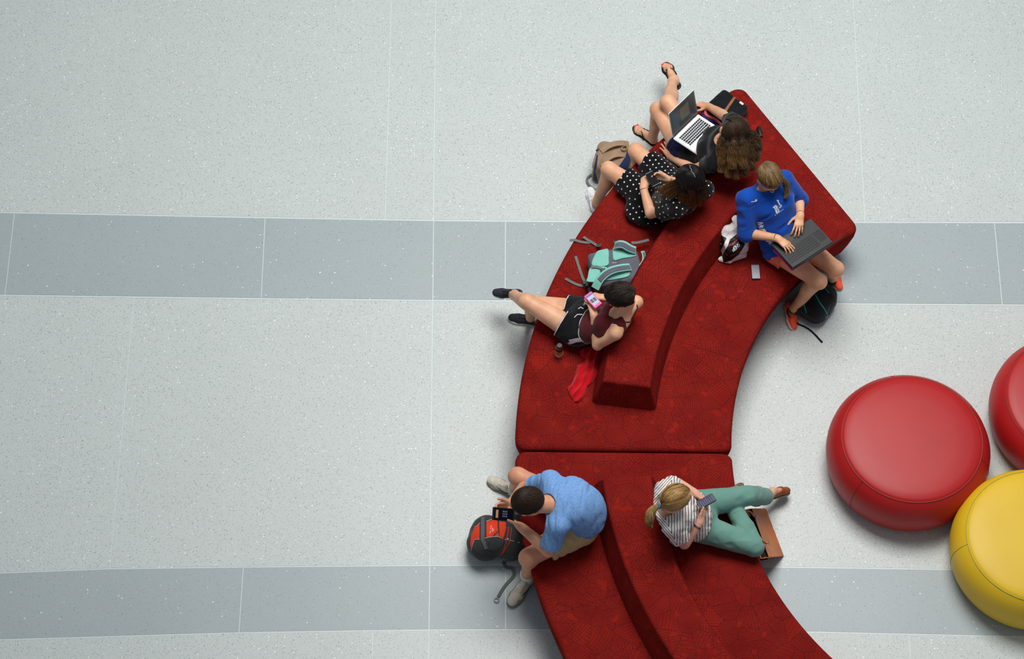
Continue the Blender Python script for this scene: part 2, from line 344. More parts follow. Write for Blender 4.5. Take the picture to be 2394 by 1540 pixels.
# ---------------------------------------------------------------- implicit surfaces: organic shapes grown as one continuous mesh
A3 = lambda *a: np.array(a, float)
def unit(v): v = np.asarray(v, float); return v/(np.linalg.norm(v)+1e-12)
class Grid:
    def __init__(s, lo, hi, h):
        s.h = h; s.o = np.asarray(lo, float); s.n = tuple(np.ceil((np.asarray(hi)-s.o)/h).astype(int)+1); s.f = np.full(s.n, 1., np.float32)
        s.wr = None
    def ax(s, lo, hi, pad):
        i0 = np.clip(np.floor((np.asarray(lo)-pad-s.o)/s.h).astype(int), 0, np.array(s.n)-1); i1 = np.clip(np.ceil((np.asarray(hi)+pad-s.o)/s.h).astype(int)+1, 1, s.n)
        sl = tuple(slice(a, b) for a, b in zip(i0, i1))
        c = [(s.o[k]+s.h*np.arange(i0[k], i1[k])).astype(np.float32) for k in range(3)]
        return sl, c[0][:, None, None], c[1][None, :, None], c[2][None, None, :]
    def u(s, prim, k=.01, e=0., op='u'):
        lo, hi, fn = prim; pad = abs(e)+k+2.5*s.h
        sl, X, Y, Z = s.ax(lo, hi, pad); f = s.f[sl]
        if f.size == 0: return s
        d = fn(X, Y, Z)-e
        if s.wr is not None and op == 'u': d = d+s.wr(X, Y, Z)
        if op == 'u': hh = np.maximum(k-np.abs(f-d), 0); s.f[sl] = np.minimum(f, d)-hh*hh*(.25/k)
        else:
            d = -d if op == 's' else d; hh = np.maximum(k-np.abs(f-d), 0); s.f[sl] = np.maximum(f, d)+hh*hh*(.25/k)
        return s
    def cut(s, p, n, lo=None, hi=None, k=.004):      # remove everything on the +n side of the plane through p
        n = unit(n)
        sl, X, Y, Z = s.ax(s.o if lo is None else lo, s.o+np.array(s.n)*s.h if hi is None else hi, 0)
        d = (X-p[0])*n[0]+(Y-p[1])*n[1]+(Z-p[2])*n[2]; f = s.f[sl]; hh = np.maximum(k-np.abs(f-d), 0); s.f[sl] = np.maximum(f, d)+hh*hh*(.25/k)
    def mesh(s, smooth=1):
        f = s.f; f[0] = f[-1] = 1; f[:, 0] = f[:, -1] = 1; f[:, :, 0] = f[:, :, -1] = 1
        ins = f < 0; nx, ny, nz = s.n
        c = ins[:-1, :-1, :-1].astype(np.int8)
        tot = np.zeros((nx-1, ny-1, nz-1), np.int8)
        for a in (0, 1):
            for b in (0, 1):
                for d in (0, 1): tot += ins[a:nx-1+a, b:ny-1+b, d:nz-1+d]
        act = (tot > 0) & (tot < 8); I = np.argwhere(act); idx = -np.ones(act.shape, np.int32); idx[act] = np.arange(len(I))
        P = np.zeros((len(I), 3)); cnt = np.zeros(len(I))
        g = lambda o: f[I[:, 0]+o[0], I[:, 1]+o[1], I[:, 2]+o[2]].astype(np.float64)
        cor = {(a, b, d): g((a, b, d)) for a in (0, 1) for b in (0, 1) for d in (0, 1)}
        for axs in range(3):
            b_, c_ = [k for k in range(3) if k != axs]
            for u_ in (0, 1):
                for v_ in (0, 1):
                    o0 = [0]*3; o0[b_] = u_; o0[c_] = v_; o1 = list(o0); o1[axs] = 1
                    A, B = cor[tuple(o0)], cor[tuple(o1)]; m = (A < 0) != (B < 0)
                    t = np.where(m, A/np.where(m, A-B, 1), 0); q = np.array(o0, float)[None]+np.zeros((len(I), 1)); q[:, axs] = t
                    P[m] += q[m]; cnt += m
        P = (P/cnt[:, None]+I)*s.h+s.o; Q = []
        for axs in range(3):
            b_, c_ = (axs+1) % 3, (axs+2) % 3
            s0 = [slice(None)]*3; s1 = [slice(None)]*3; s0[axs] = slice(0, -1); s1[axs] = slice(1, None)
            A, B = ins[tuple(s0)], ins[tuple(s1)]; m = A != B; E = np.argwhere(m); E = E[(E[:, b_] > 0) & (E[:, c_] > 0)]
            inn = ins[E[:, 0], E[:, 1], E[:, 2]]
            def cell(db, dc): q = E.copy(); q[:, b_] -= db; q[:, c_] -= dc; return idx[q[:, 0], q[:, 1], q[:, 2]]
            F = np.stack([cell(0, 0), cell(1, 0), cell(1, 1), cell(0, 1)], 1); F[~inn] = F[~inn][:, ::-1]; Q.append(F)
        Q = np.concatenate(Q); Q = Q[(Q >= 0).all(1)]
        for _ in range(smooth):
            acc = np.zeros_like(P); n_ = np.zeros(len(P))
            for a, b in ((0, 1), (1, 2), (2, 3), (3, 0)):
                for k in range(3): acc[:, k] += np.bincount(Q[:, a], P[Q[:, b], k], len(P))+np.bincount(Q[:, b], P[Q[:, a], k], len(P))
                n_ += np.bincount(Q[:, a], minlength=len(P))+np.bincount(Q[:, b], minlength=len(P))
            P = P*.5+.5*acc/np.maximum(n_, 1)[:, None]
        return P, Q
def cone(a, b, ra, rb, cap=None):                    # tapered limb; cap='b' ends flat at b
    a = np.asarray(a, float); b = np.asarray(b, float); ba = b-a; L2 = ba.dot(ba)+1e-12; L = math.sqrt(L2); r = max(ra, rb)
    def fn(X, Y, Z):
        x, y, z = X-a[0], Y-a[1], Z-a[2]; t = (x*ba[0]+y*ba[1]+z*ba[2])/L2; tc = np.clip(t, 0, 1)
        d = np.sqrt((x-tc*ba[0])**2+(y-tc*ba[1])**2+(z-tc*ba[2])**2)-(ra+(rb-ra)*tc)
        if cap: d = np.maximum(d, (t-1)*L)
        if cap == 'ab': d = np.maximum(d, -t*L)
        return d
    return np.minimum(a, b)-r, np.maximum(a, b)+r, fn
def ell(c, r, R=None):
    c = np.asarray(c, float); r = np.asarray(r, float); R = np.eye(3) if R is None else np.asarray(R)   # columns = axes
    ext = np.sqrt(((R*r)**2).sum(1))
    def fn(X, Y, Z):
        x, y, z = X-c[0], Y-c[1], Z-c[2]; q = [x*R[0, k]+y*R[1, k]+z*R[2, k] for k in range(3)]
        k0 = np.sqrt((q[0]/r[0])**2+(q[1]/r[1])**2+(q[2]/r[2])**2); k1 = np.sqrt((q[0]/r[0]**2)**2+(q[1]/r[1]**2)**2+(q[2]/r[2]**2)**2)+1e-9
        return k0*(k0-1)/k1
    return c-ext, c+ext, fn
def rbox(c, h, R=None, r=.01):
    c = np.asarray(c, float); h = np.asarray(h, float)-r; R = np.eye(3) if R is None else np.asarray(R); ext = np.abs(R)@(h+r)
    def fn(X, Y, Z):
        x, y, z = X-c[0], Y-c[1], Z-c[2]; q = [np.abs(x*R[0, k]+y*R[1, k]+z*R[2, k])-h[k] for k in range(3)]
        return np.sqrt(np.maximum(q[0], 0)**2+np.maximum(q[1], 0)**2+np.maximum(q[2], 0)**2)+np.minimum(np.maximum(q[0], np.maximum(q[1], q[2])), 0)-r
    return c-ext, c+ext, fn
def etube(a, b, w0, d0, w1, d1, right, cap=None):    # elliptical trunk segment, wide along `right`
    a = np.asarray(a, float); b = np.asarray(b, float); ba = b-a; L2 = ba.dot(ba); L = math.sqrt(L2); ax = ba/L; rt = unit(np.asarray(right)-ax*np.dot(right, ax)); fw = np.cross(ax, rt); m = max(w0, w1, d0, d1)
    def fn(X, Y, Z):
        x, y, z = X-a[0], Y-a[1], Z-a[2]; t = (x*ba[0]+y*ba[1]+z*ba[2])/L2; tc = np.clip(t, 0, 1); e = (t-tc)*L
        u = x*rt[0]+y*rt[1]+z*rt[2]; v = x*fw[0]+y*fw[1]+z*fw[2]; w = w0+(w1-w0)*tc; dd = d0+(d1-d0)*tc
        q = np.sqrt((u/w)**2+(v/dd)**2+(e/dd)**2); g = np.sqrt((u/w**2)**2+(v/dd**2)**2+(e/dd**2)**2)+1e-6
        d = q*(q-1)/g
        return np.maximum(d, (t-1)*L) if cap else d
    return np.minimum(a, b)-m, np.maximum(a, b)+m, fn
def limb(G, pts, rad, k=.012, e=0.):                 # one smooth tapering limb through all its joints
    q = cr([(*p, r) for p, r in zip(pts, rad)], 3 if len(pts) > 2 else 1); pr = [cone(q[i][:3], q[i+1][:3], q[i][3], q[i+1][3]) for i in range(len(q)-1)]
    def fn(X, Y, Z):
        d = pr[0][2](X, Y, Z)
        for p in pr[1:]: d = np.minimum(d, p[2](X, Y, Z))
        return d
    G.u((np.min([p[0] for p in pr], 0), np.max([p[1] for p in pr], 0), fn), k, e)
def wrinkle(amp, freq, seed=0, along=None):          # cloth folds as displacement
    r = np.random.default_rng(seed); K = r.normal(size=(7, 3)); K /= np.linalg.norm(K, axis=1, keepdims=True)
    if along is not None: al = unit(along); K = K-.75*(K@al)[:, None]*al; K /= np.linalg.norm(K, axis=1, keepdims=True)
    K *= freq*r.uniform(.6, 1.7, (7, 1)); ph = r.uniform(0, 6.28, 7)
    def fn(X, Y, Z):
        a = np.sin(K[0, 0]*X+K[0, 1]*Y+K[0, 2]*Z+ph[0]); s = 0
        for i in range(1, 7): s = s+np.sin(K[i, 0]*X+K[i, 1]*Y+K[i, 2]*Z+ph[i]+1.5*a)
        s = s/6; return amp*(s+1.1*np.abs(s)-.35)
    return fn
class Rig: pass
def frame(f, up=(0, 0, 1)):                          # columns: right, forward, up
    f = unit(f); r = unit(np.cross(f, up)); return np.stack([r, f, np.cross(r, f)], 1)
def hand(G, W, d, nrm, side, curl=(.4, .4, .5, .6), thumb=(.6, .5, -.3), s=1., spread=1., tb=.4, k=.006):
    """W wrist, d towards the knuckles, nrm out of the back of the hand, side +1 right hand / -1 left"""
    d = unit(d); nrm = unit(nrm-d*np.dot(nrm, d)); t = side*np.cross(nrm, d); tips = {}
    wr = W+d*.004*s
    for name, off, kl, ls, r in (('index', .029, .090, (.042, .025, .020), .0088), ('middle', .0095, .092, (.046, .029, .021), .0090), ('ring', -.0095, .088, (.042, .027, .021), .0086), ('pinky', -.027, .080, (.033, .020, .018), .0076)):
        base = W+d*kl*s+t*off*s-nrm*(.004 if name in ('index', 'pinky') else 0)*s
        G.u(cone(wr+t*off*.45*s, base, .0165*s, .0118*s), .014*s)
        i = ('index', 'middle', 'ring', 'pinky').index(name); c = curl[i]; dd = unit(d+t*(off*5.5*spread)); nn = unit(nrm-dd*np.dot(nrm, dd)); p = base; rr = r*s
        for j, l in enumerate(ls):
            an = c*(.8, 1.1, .75)[j]; dd, nn = dd*math.cos(an)-nn*math.sin(an), nn*math.cos(an)+dd*math.sin(an)
            q = p+dd*l*s; G.u(cone(p, q, rr*(1.02 if j == 0 else 1), rr*.93), .003 if j or 1 else k); p = q; rr *= .93
        tips[name] = p
    p = W+d*.018*s+t*.020*s-nrm*.006*s; td = unit(t*thumb[0]+d*thumb[1]+nrm*thumb[2]); q = p+td*.044*s
    G.u(cone(p, q, .0165*s, .0122*s), .012*s)
    td2 = unit(td+d*tb-t*tb*.3); q2 = q+td2*.032*s; G.u(cone(q, q2, .0108*s, .0098*s), .004)
    td3 = unit(td2+d*tb*.5-t*tb*.3); q3 = q2+td3*.024*s; G.u(cone(q2, q3, .0098*s, .0083*s), .003); tips['thumb'] = q3; tips['thumbdir'] = td3
    return tips
def head(G, c, H, s=1., male=False):                 # H: columns right, forward, up
    L = lambda r, f, u: c+H@(A3(r, f, u)*s)
    G.u(ell(L(0, -.012, .030), A3(.076, .096, .088)*s, H), .02)
    G.u(ell(L(0, .030, -.012), A3(.063, .062, .085)*s, H), .025)
    G.u(cone(L(-.038, .005, -.062), L(-.012, .062, -.098), .026*s, .020*s), .02); G.u(cone(L(.038, .005, -.062), L(.012, .062, -.098), .026*s, .020*s), .02)
    G.u(ell(L(0, .072, -.094), A3(.024, .020, .018)*s, H), .016)
    for sg in (-1, 1):
        G.u(ell(L(sg*.032, .082, .004), A3(.019, .016, .013)*s, H), .012, op='s')
        G.u(ell(L(sg*.031, .072, .003), A3(.014, .014, .012)*s, H), .004)
        G.u(cone(L(sg*.014, .088, .020), L(sg*.048, .074, .020), .010*s, .008*s), .012)
        G.u(ell(L(sg*.040, .066, -.030), A3(.020, .018, .018)*s, H), .02)
        G.u(ell(L(sg*.078, -.008, -.012), A3(.008, .019, .031)*s, H), .005)
    G.u(cone(L(0, .090, .006), L(0, .112, -.034), .0085*s, .0115*s), .008)
    for sg in (-1, 1): G.u(ell(L(sg*.011, .102, -.037), A3(.009, .010, .008)*s, H), .006)
    G.u(cone(L(-.018, .088, -.062), L(.018, .088, -.062), .0065*s, .0065*s), .006); G.u(cone(L(-.016, .085, -.072), L(.016, .085, -.072), .0075*s, .0075*s), .006)
def strands_mesh(P, r0, r1=None, tone=None, nside=3):
    """P (N,M,3) poly-lines -> thin tubes"""
    N, Mm, _ = P.shape; T = np.gradient(P, axis=1); T /= np.linalg.norm(T, axis=2, keepdims=True)+1e-9
    up = A3(.31, .22, .92); a = np.cross(T, up); a /= np.linalg.norm(a, axis=2, keepdims=True)+1e-9; b = np.cross(T, a)
    r1 = r0*.35 if r1 is None else r1; rad = np.linspace(0, 1, Mm); rad = (r0*(1-rad**2)+r1*rad**2)[None, :, None]
    V = np.stack([P+rad*(a*math.cos(2*math.pi*k/nside)+b*math.sin(2*math.pi*k/nside)) for k in range(nside)], 2)   # N,M,n,3
    i = np.arange(N)[:, None, None]*Mm*nside; j = np.arange(Mm-1)[None, :, None]*nside; k = np.arange(nside)[None, None, :]; k2 = (k+1) % nside
    F = np.stack([i+j+k, i+j+k2, i+j+nside+k2, i+j+nside+k], -1).reshape(-1, 4)
    tn = np.repeat((np.zeros(N) if tone is None else tone), Mm*nside); al = np.tile(np.repeat(np.linspace(0, 1, Mm), nside), N)
    return V.reshape(-1, 3), F, np.c_[tn, al]
def hair_mat(name, base, tip, hi, a=.45, rough=.42):
    t = NT(name); at = t.n('Attribute', attribute_name='hair'); sp = t.n('SeparateColor', i_0=at.outputs['Color']).outputs
    col = t.mix(t.ramp(sp[1], a, 1.), lin(base), lin(tip)); col = t.mix(t.ramp(sp[0], .62, 1.), col, lin(hi))
    col = t.mix(t.math('MULTIPLY', t.ramp(sp[0], .35, 0), .5), col, tuple(x*.35 for x in lin(base)))
    return t.fin(col, rough, .35)
def hair_obj(name, G, strands, mat, parent, r=.0016):
    P, Q = G.mesh(2) if G is not None else (np.zeros((0, 3)), np.zeros((0, 4), int)); Vs = [P]; Fs = [Q]; At = [np.c_[np.full(len(P), .4), np.full(len(P), .2)]]; b = len(P)
    for S_, rr, tone in strands:
        V, F, at = strands_mesh(S_, rr, tone=tone); Vs.append(V); Fs.append(F+b); At.append(at); b += len(V)
    V = np.concatenate(Vs); me = mesh(name, V, np.concatenate(Fs).astype(np.int32)); At = np.concatenate(At)
    if len(P) and len(Vs) > 1:                       # core takes the lengthwise shade of the nearest strands, coarse
        pass
    ca = me.color_attributes.new('hair', 'FLOAT_COLOR', 'POINT'); ca.data.foreach_set('color', np.c_[At, np.zeros(len(At)), np.ones(len(At))].astype(np.float32).ravel())
    return link(name, me, mat, parent)
def scalp_path(c, H, E, d0, d1, n, lift, r):         # great-circle-like run over the scalp between two local directions (arrays)
    d0 = d0/np.linalg.norm(d0, axis=-1, keepdims=True); d1 = d1/np.linalg.norm(d1, axis=-1, keepdims=True)
    om = np.arccos(np.clip((d0*d1).sum(-1), -1, 1))[:, None, None]+1e-4; t = np.linspace(0, 1, n)[None, :, None]
    q = (np.sin((1-t)*om)*d0[:, None]+np.sin(t*om)*d1[:, None])/np.sin(om)
    return c+(q*(E[None, None]*(1+lift)))@H.T
def lock(guide, rad, n, seed, wave=0., freq=20., M_=14, flat=1.):
    """strands following a guide curve inside a tube of radius rad(list)"""
    r = np.random.default_rng(seed); g = cr(guide, 6); t = np.linspace(0, 1, M_); s = np.linspace(0, 1, len(g)); C = np.stack([np.interp(t, s, g[:, k]) for k in range(3)], 1)
    R = np.interp(t, np.linspace(0, 1, len(rad)), rad); T = np.gradient(C, axis=0); T /= np.linalg.norm(T, axis=1, keepdims=True); a = np.cross(T, A3(0, 0, 1)); a /= np.linalg.norm(a, axis=1, keepdims=True)+1e-9; b = np.cross(T, a)
    an = r.uniform(0, 6.28, n); q = np.sqrt(r.uniform(.15, 1, n)); ox, oy = np.cos(an)*q, np.sin(an)*q*flat
    ph = r.uniform(0, 6.28, (n, 1)); fr = freq*r.uniform(.7, 1.3, (n, 1)); wv = wave*r.uniform(.4, 1.3, (n, 1))
    w1 = wv*np.sin(fr*t[None]+ph); w2 = wv*np.cos(fr*t[None]*1.1+ph*2)
    ln = r.uniform(.85, 1.0, (n, 1))
    P = C[None]+a[None]*(ox[:, None]*R[None]+w1)[..., None]+b[None]*(oy[:, None]*R[None]+w2)[..., None]
    return P
# ---------------------------------------------------------------- people
def skin(name, c, c2=None, red=.0):
    t = NT(name); p = t.pos; c2 = c2 or tuple(max(0, x-14) for x in c)
    col = t.mix(t.ramp(t.noise(p, 9, 4)[0], .35, .65), lin(c), lin(c2))
    t.b.inputs['Subsurface Weight'].default_value = .12; t.b.inputs['Subsurface Radius'].default_value = (.02, .008, .004); t.b.inputs['Subsurface Scale'].default_value = .4
    return t.fin(col, .46, .35)
def cloth(name, c, bs=240., bst=.4, var=.10, vs=14., rough=.9, spec=.15, sheen=.15):
    t = NT(name); p = t.pos; c = lin(c)
    f = t.noise(p, vs, 4)[0]; wv = t.noise(p, bs, 2)[0]
    col = t.mix(t.ramp(f, .3, .7), tuple(x*(1-var) for x in c), tuple(min(1, x*(1+var)) for x in c))
    t.bump(t.math('ADD', t.math('MULTIPLY', wv, .5), t.noise(p, 26, 3)[0]), bst, .004); t.b.inputs['Sheen Weight'].default_value = sheen
    return t.fin(col, rough, spec)
def dims(male):
    return dict(ua=(.053, .047, .041), fa=(.041, .043, .030), th=(.092, .078, .062), cf=(.060, .061, .042), nk=.058, sh=.058, pel=(.165, .115), wst=(.145, .105), chs=(.165, .118), top=(.150, .085)) if male else \
           dict(ua=(.045, .041, .035), fa=(.035, .037, .0245), th=(.088, .074, .054), cf=(.053, .056, .034), nk=.047, sh=.047, pel=(.165, .110), wst=(.118, .088), chs=(.138, .100), top=(.120, .075))
def torso(G, R, e=0., k=.03, parts='pwct'):
    d = R.d
    if 'p' in parts: G.u(etube(R.pel-R.sp*.02, R.pel+R.sp*.07, d['pel'][0], d['pel'][1], d['pel'][0]*.94, d['pel'][1], R.rp), k, e)
    if 'w' in parts: G.u(etube(R.pel+R.sp*.06, R.wst, d['pel'][0]*.9, d['pel'][1]*.95, d['wst'][0], d['wst'][1], R.rp), k, e)
    if 'c' in parts: G.u(etube(R.wst, R.chs, d['wst'][0], d['wst'][1], d['chs'][0], d['chs'][1], R.rs), k, e)
    if 't' in parts:
        G.u(etube(R.chs, R.nk-unit(R.nk-R.chs)*.05, d['chs'][0]*.97, d['chs'][1]*.95, d['top'][0], d['top'][1], R.rs), k, e)
        G.u(cone(R.sl, R.nk-R.su*.035, d['sh'], d['sh']*.9), k, e); G.u(cone(R.sr, R.nk-R.su*.035, d['sh'], d['sh']*.9), k, e)
        if not R.male:
            for sg in (-1, 1): G.u(ell(R.chs+R.su*.015+R.rs*sg*.066+R.fc*.062, (.056, .056, .052)), .045, e*.6)
def arm(G, R, sd, e=0., k=.022, upto=1., only=None):
    S_, E_, W_ = (R.sl, R.el, R.wl) if sd == 'l' else (R.sr, R.er, R.wr); d = R.d
    if only != 'f': limb(G, [S_, (S_+E_)/2, E_], d['ua'], k, e)
    if only != 'u': limb(G, [E_, E_*.68+W_*.32, W_], d['fa'], k, e)
def leg(G, R, sd, e=0., k=.03, only=None):
    H_, K_, A_ = (R.hl, R.kl, R.al) if sd == 'l' else (R.hr, R.kr, R.ar); d = R.d
    th = unit(K_-H_); sh = unit(A_-K_); back = -unit(np.cross(np.cross(th, sh), sh)) if np.linalg.norm(np.cross(th, sh)) > .1 else -th
    if np.dot(back, th) > 0: back = -back
    if only != 's': limb(G, [H_, (H_+K_)/2, K_], d['th'], k, e)
    if only != 't': limb(G, [K_, K_*.68+A_*.32+back*.016, A_*.6+K_*.4+back*.006, A_], (d['cf'][0]*.98, d['cf'][1], d['cf'][1]*.8, d['cf'][2]), k, e); G.u(ell(K_-back*.012+(-th)*.0, (d['cf'][0]*.9,)*3), .02, e)
def foot(G, heel, toe, up=(0, 0, 1), s=1., ankle=None, toes=True, k=.012):
    f = unit(toe-heel); up = unit(np.asarray(up)-f*np.dot(up, f)); r = np.cross(f, up); L = np.linalg.norm(toe-heel); q = lambda a, b, c: heel+f*a*L+r*b+up*c
    G.u(ell(q(.10, 0, .036), (.034*s,)*3), .02); G.u(cone(q(.14, 0, .045), q(.66, .0, .030), .036*s, .026*s), .02*s); G.u(cone(q(.35, 0, .026), q(.70, 0, .020), .03*s, .024*s), .02*s)
    G.u(cone(q(.70, -.022*s, .020), q(.72, .026*s, .018), .021*s, .018*s), .015)
    if ankle is not None: G.u(cone(ankle, q(.20, 0, .05), .036*s, .036*s), .02)
    return q
def build_person(spec, skin_m, label, extra_mats=()):
    """spec: joints in metres. Returns rig with .root"""
    R = Rig(); R.male = spec.get('male', False); R.d = dims(R.male)
    for k_, v in spec.items(): setattr(R, k_, v)
    R.pel = (R.hl+R.hr)/2; R.rp = unit(R.hr-R.hl); R.rs = unit(R.sr-R.sl); R.sm = (R.sl+R.sr)/2
    R.sp = unit(R.wst-R.pel); R.su = unit(R.nk-R.chs); R.fc = unit(np.cross(R.su, R.rs)); R.ft = R.fc
    R.H = frame(spec['face'], spec.get('hup', (0, 0, 1)))
    R.root = thing('person', label, 'person', (*R.pel[:2], .43))
    pts = np.array([v for v in (R.hl, R.hr, R.kl, R.kr, R.al, R.ar, R.sl, R.sr, R.el, R.er, R.wl, R.wr, R.hd, R.tl, R.tr, R.pel, R.nk)])
    G = Grid(pts.min(0)-.17, pts.max(0)+.17, .0042); R.G = G
    torso(G, R, -.006)
    G.u(cone(R.nk-R.su*.05, R.hd-R.H[:, 1]*.02-R.H[:, 2]*.06, R.d['nk']*1.15, R.d['nk']), .03)
    head(G, R.hd, R.H, 1.0 if R.male else .95, R.male)
    for sd in 'lr': arm(G, R, sd); leg(G, R, sd)
    hs = 1.0 if R.male else .9
    R.tips = {}
    for sd, sg in (('l', -1), ('r', 1)):
        h_ = getattr(R, 'hand_'+sd); R.tips[sd] = hand(G, R.wl if sd == 'l' else R.wr, h_['d'], h_['n'], sg, h_.get('curl', (.4, .45, .5, .6)), h_.get('thumb', (.6, .5, -.3)), h_.get('s', hs), h_.get('spread', 1.), h_.get('tb', .4))
        E_, W_ = (R.el, R.wl) if sd == 'l' else (R.er, R.wr); G.u(cone(E_*.1+W_*.9, W_+unit(h_['d'])*.02, R.d['fa'][2], .021*hs/.9), .014)
    for sd in 'lr':
        hl_, tt = getattr(R, 'h'+'e'+sd), getattr(R, 't'+sd)
        if not spec.get('bare'): hl_, tt = hl_+(tt-hl_)*.10+A3(0, 0, .010), tt-(tt-hl_)*.13+A3(0, 0, .004)
        q = foot(G, hl_, tt, getattr(R, 'fu'+sd, (0, 0, 1)), (.9 if R.male else .88) if spec.get('bare') else (.80 if R.male else spec.get('fs', .66)), R.al if sd == 'l' else R.ar)
        if spec.get('bare'):
            sg = -1 if sd == 'l' else 1   # big toe on the inside
            for i, (b, ln, rr) in enumerate(((-.024, .93, .0125), (-.008, .96, .0088), (.005, .92, .0083), (.0165, .87, .0078), (.027, .81, .0074))):
                b *= sg; G.u(cone(q(.68, b*.8, .016), q(ln, b*1.12, .0115), rr, rr*.9), .004)
    for fn in spec.get('extra', ()): fn(G, R)
    P, Q = G.mesh(1); body = link('body', mesh('body', P, Q), [skin_m]+list(extra_mats), R.root); R.body = body
    # lips and nails take their own colour where the surface lies
    if extra_mats:
        c = P[Q].mean(1); mi = np.zeros(len(Q), np.int32); Lc = (c-R.hd)@R.H/(1.0 if R.male else .95)
        mi[(np.abs(Lc[:, 0]) < .024) & (Lc[:, 1] > .082) & (Lc[:, 1] < .11) & (Lc[:, 2] < -.055) & (Lc[:, 2] > -.080)] = 1
        for p, rr, m in spec.get('nails', lambda R: [])(R): mi[((c-p)**2).sum(1) < rr*rr] = m
        body.data.polygons.foreach_set('material_index', mi)
    s = 1.0 if R.male else .95
    for sg in (-1, 1):
        p = R.hd+R.H@(A3(sg*.031, .0765, .004)*s); m = MB(); m.lathe([(.0001, -.0118), (.006, -.010), (.0105, -.005), (.0118, 0), (.0105, .005), (.0065, .0098)], p, 14, R=np.stack([R.H[:, 0], R.H[:, 2], R.H[:, 1]], 1)); m.lathe([(.0062, .0095), (.006, .0104), (.0001, .0122)], p, 14, 1, R=np.stack([R.H[:, 0], R.H[:, 2], R.H[:, 1]], 1)); m.make('eye', [EYEW, EYEI], R.root)
        br = [R.hd+R.H@(A3(sg*(.014+.036*t), .0985-.020*t*t, .021+.006*math.sin(t*2.6))*s) for t in np.linspace(0, 1, 7)]
        m = MB(); m.tube(br, np.array([.0035, .0042, .0042, .004, .0035, .0028, .0015])*.8, 6); m.make('eyebrow', spec.get('brow', BROW), R.root)
    return R
def garment(name, R, prims, mat, h=.005, pad=.05, parent=None, smooth=1):
    """prims(G) draws into a grid sized to the torso, sleeves and thighs"""
    pts = np.array([R.pel, R.nk, R.sl, R.sr, R.el, R.er, R.kl, R.kr]); G = Grid(pts.min(0)-.17-pad, pts.max(0)+.17+pad, h)
    prims(G); P, Q = G.mesh(smooth); o = link(name, mesh(name, P, Q), mat, parent or R.root); return o
EYEW = M('eye_white', (225, 220, 215), .25, .5, var=.02); EYEI = M('eye_iris', (60, 42, 30), .2, .5); BROW = M('eyebrow_hair', (60, 42, 30), .8)
SOCKW = cloth('white_sock', (225, 222, 215))
def along(G, R_, a, b, f): return a+(b-a)*f
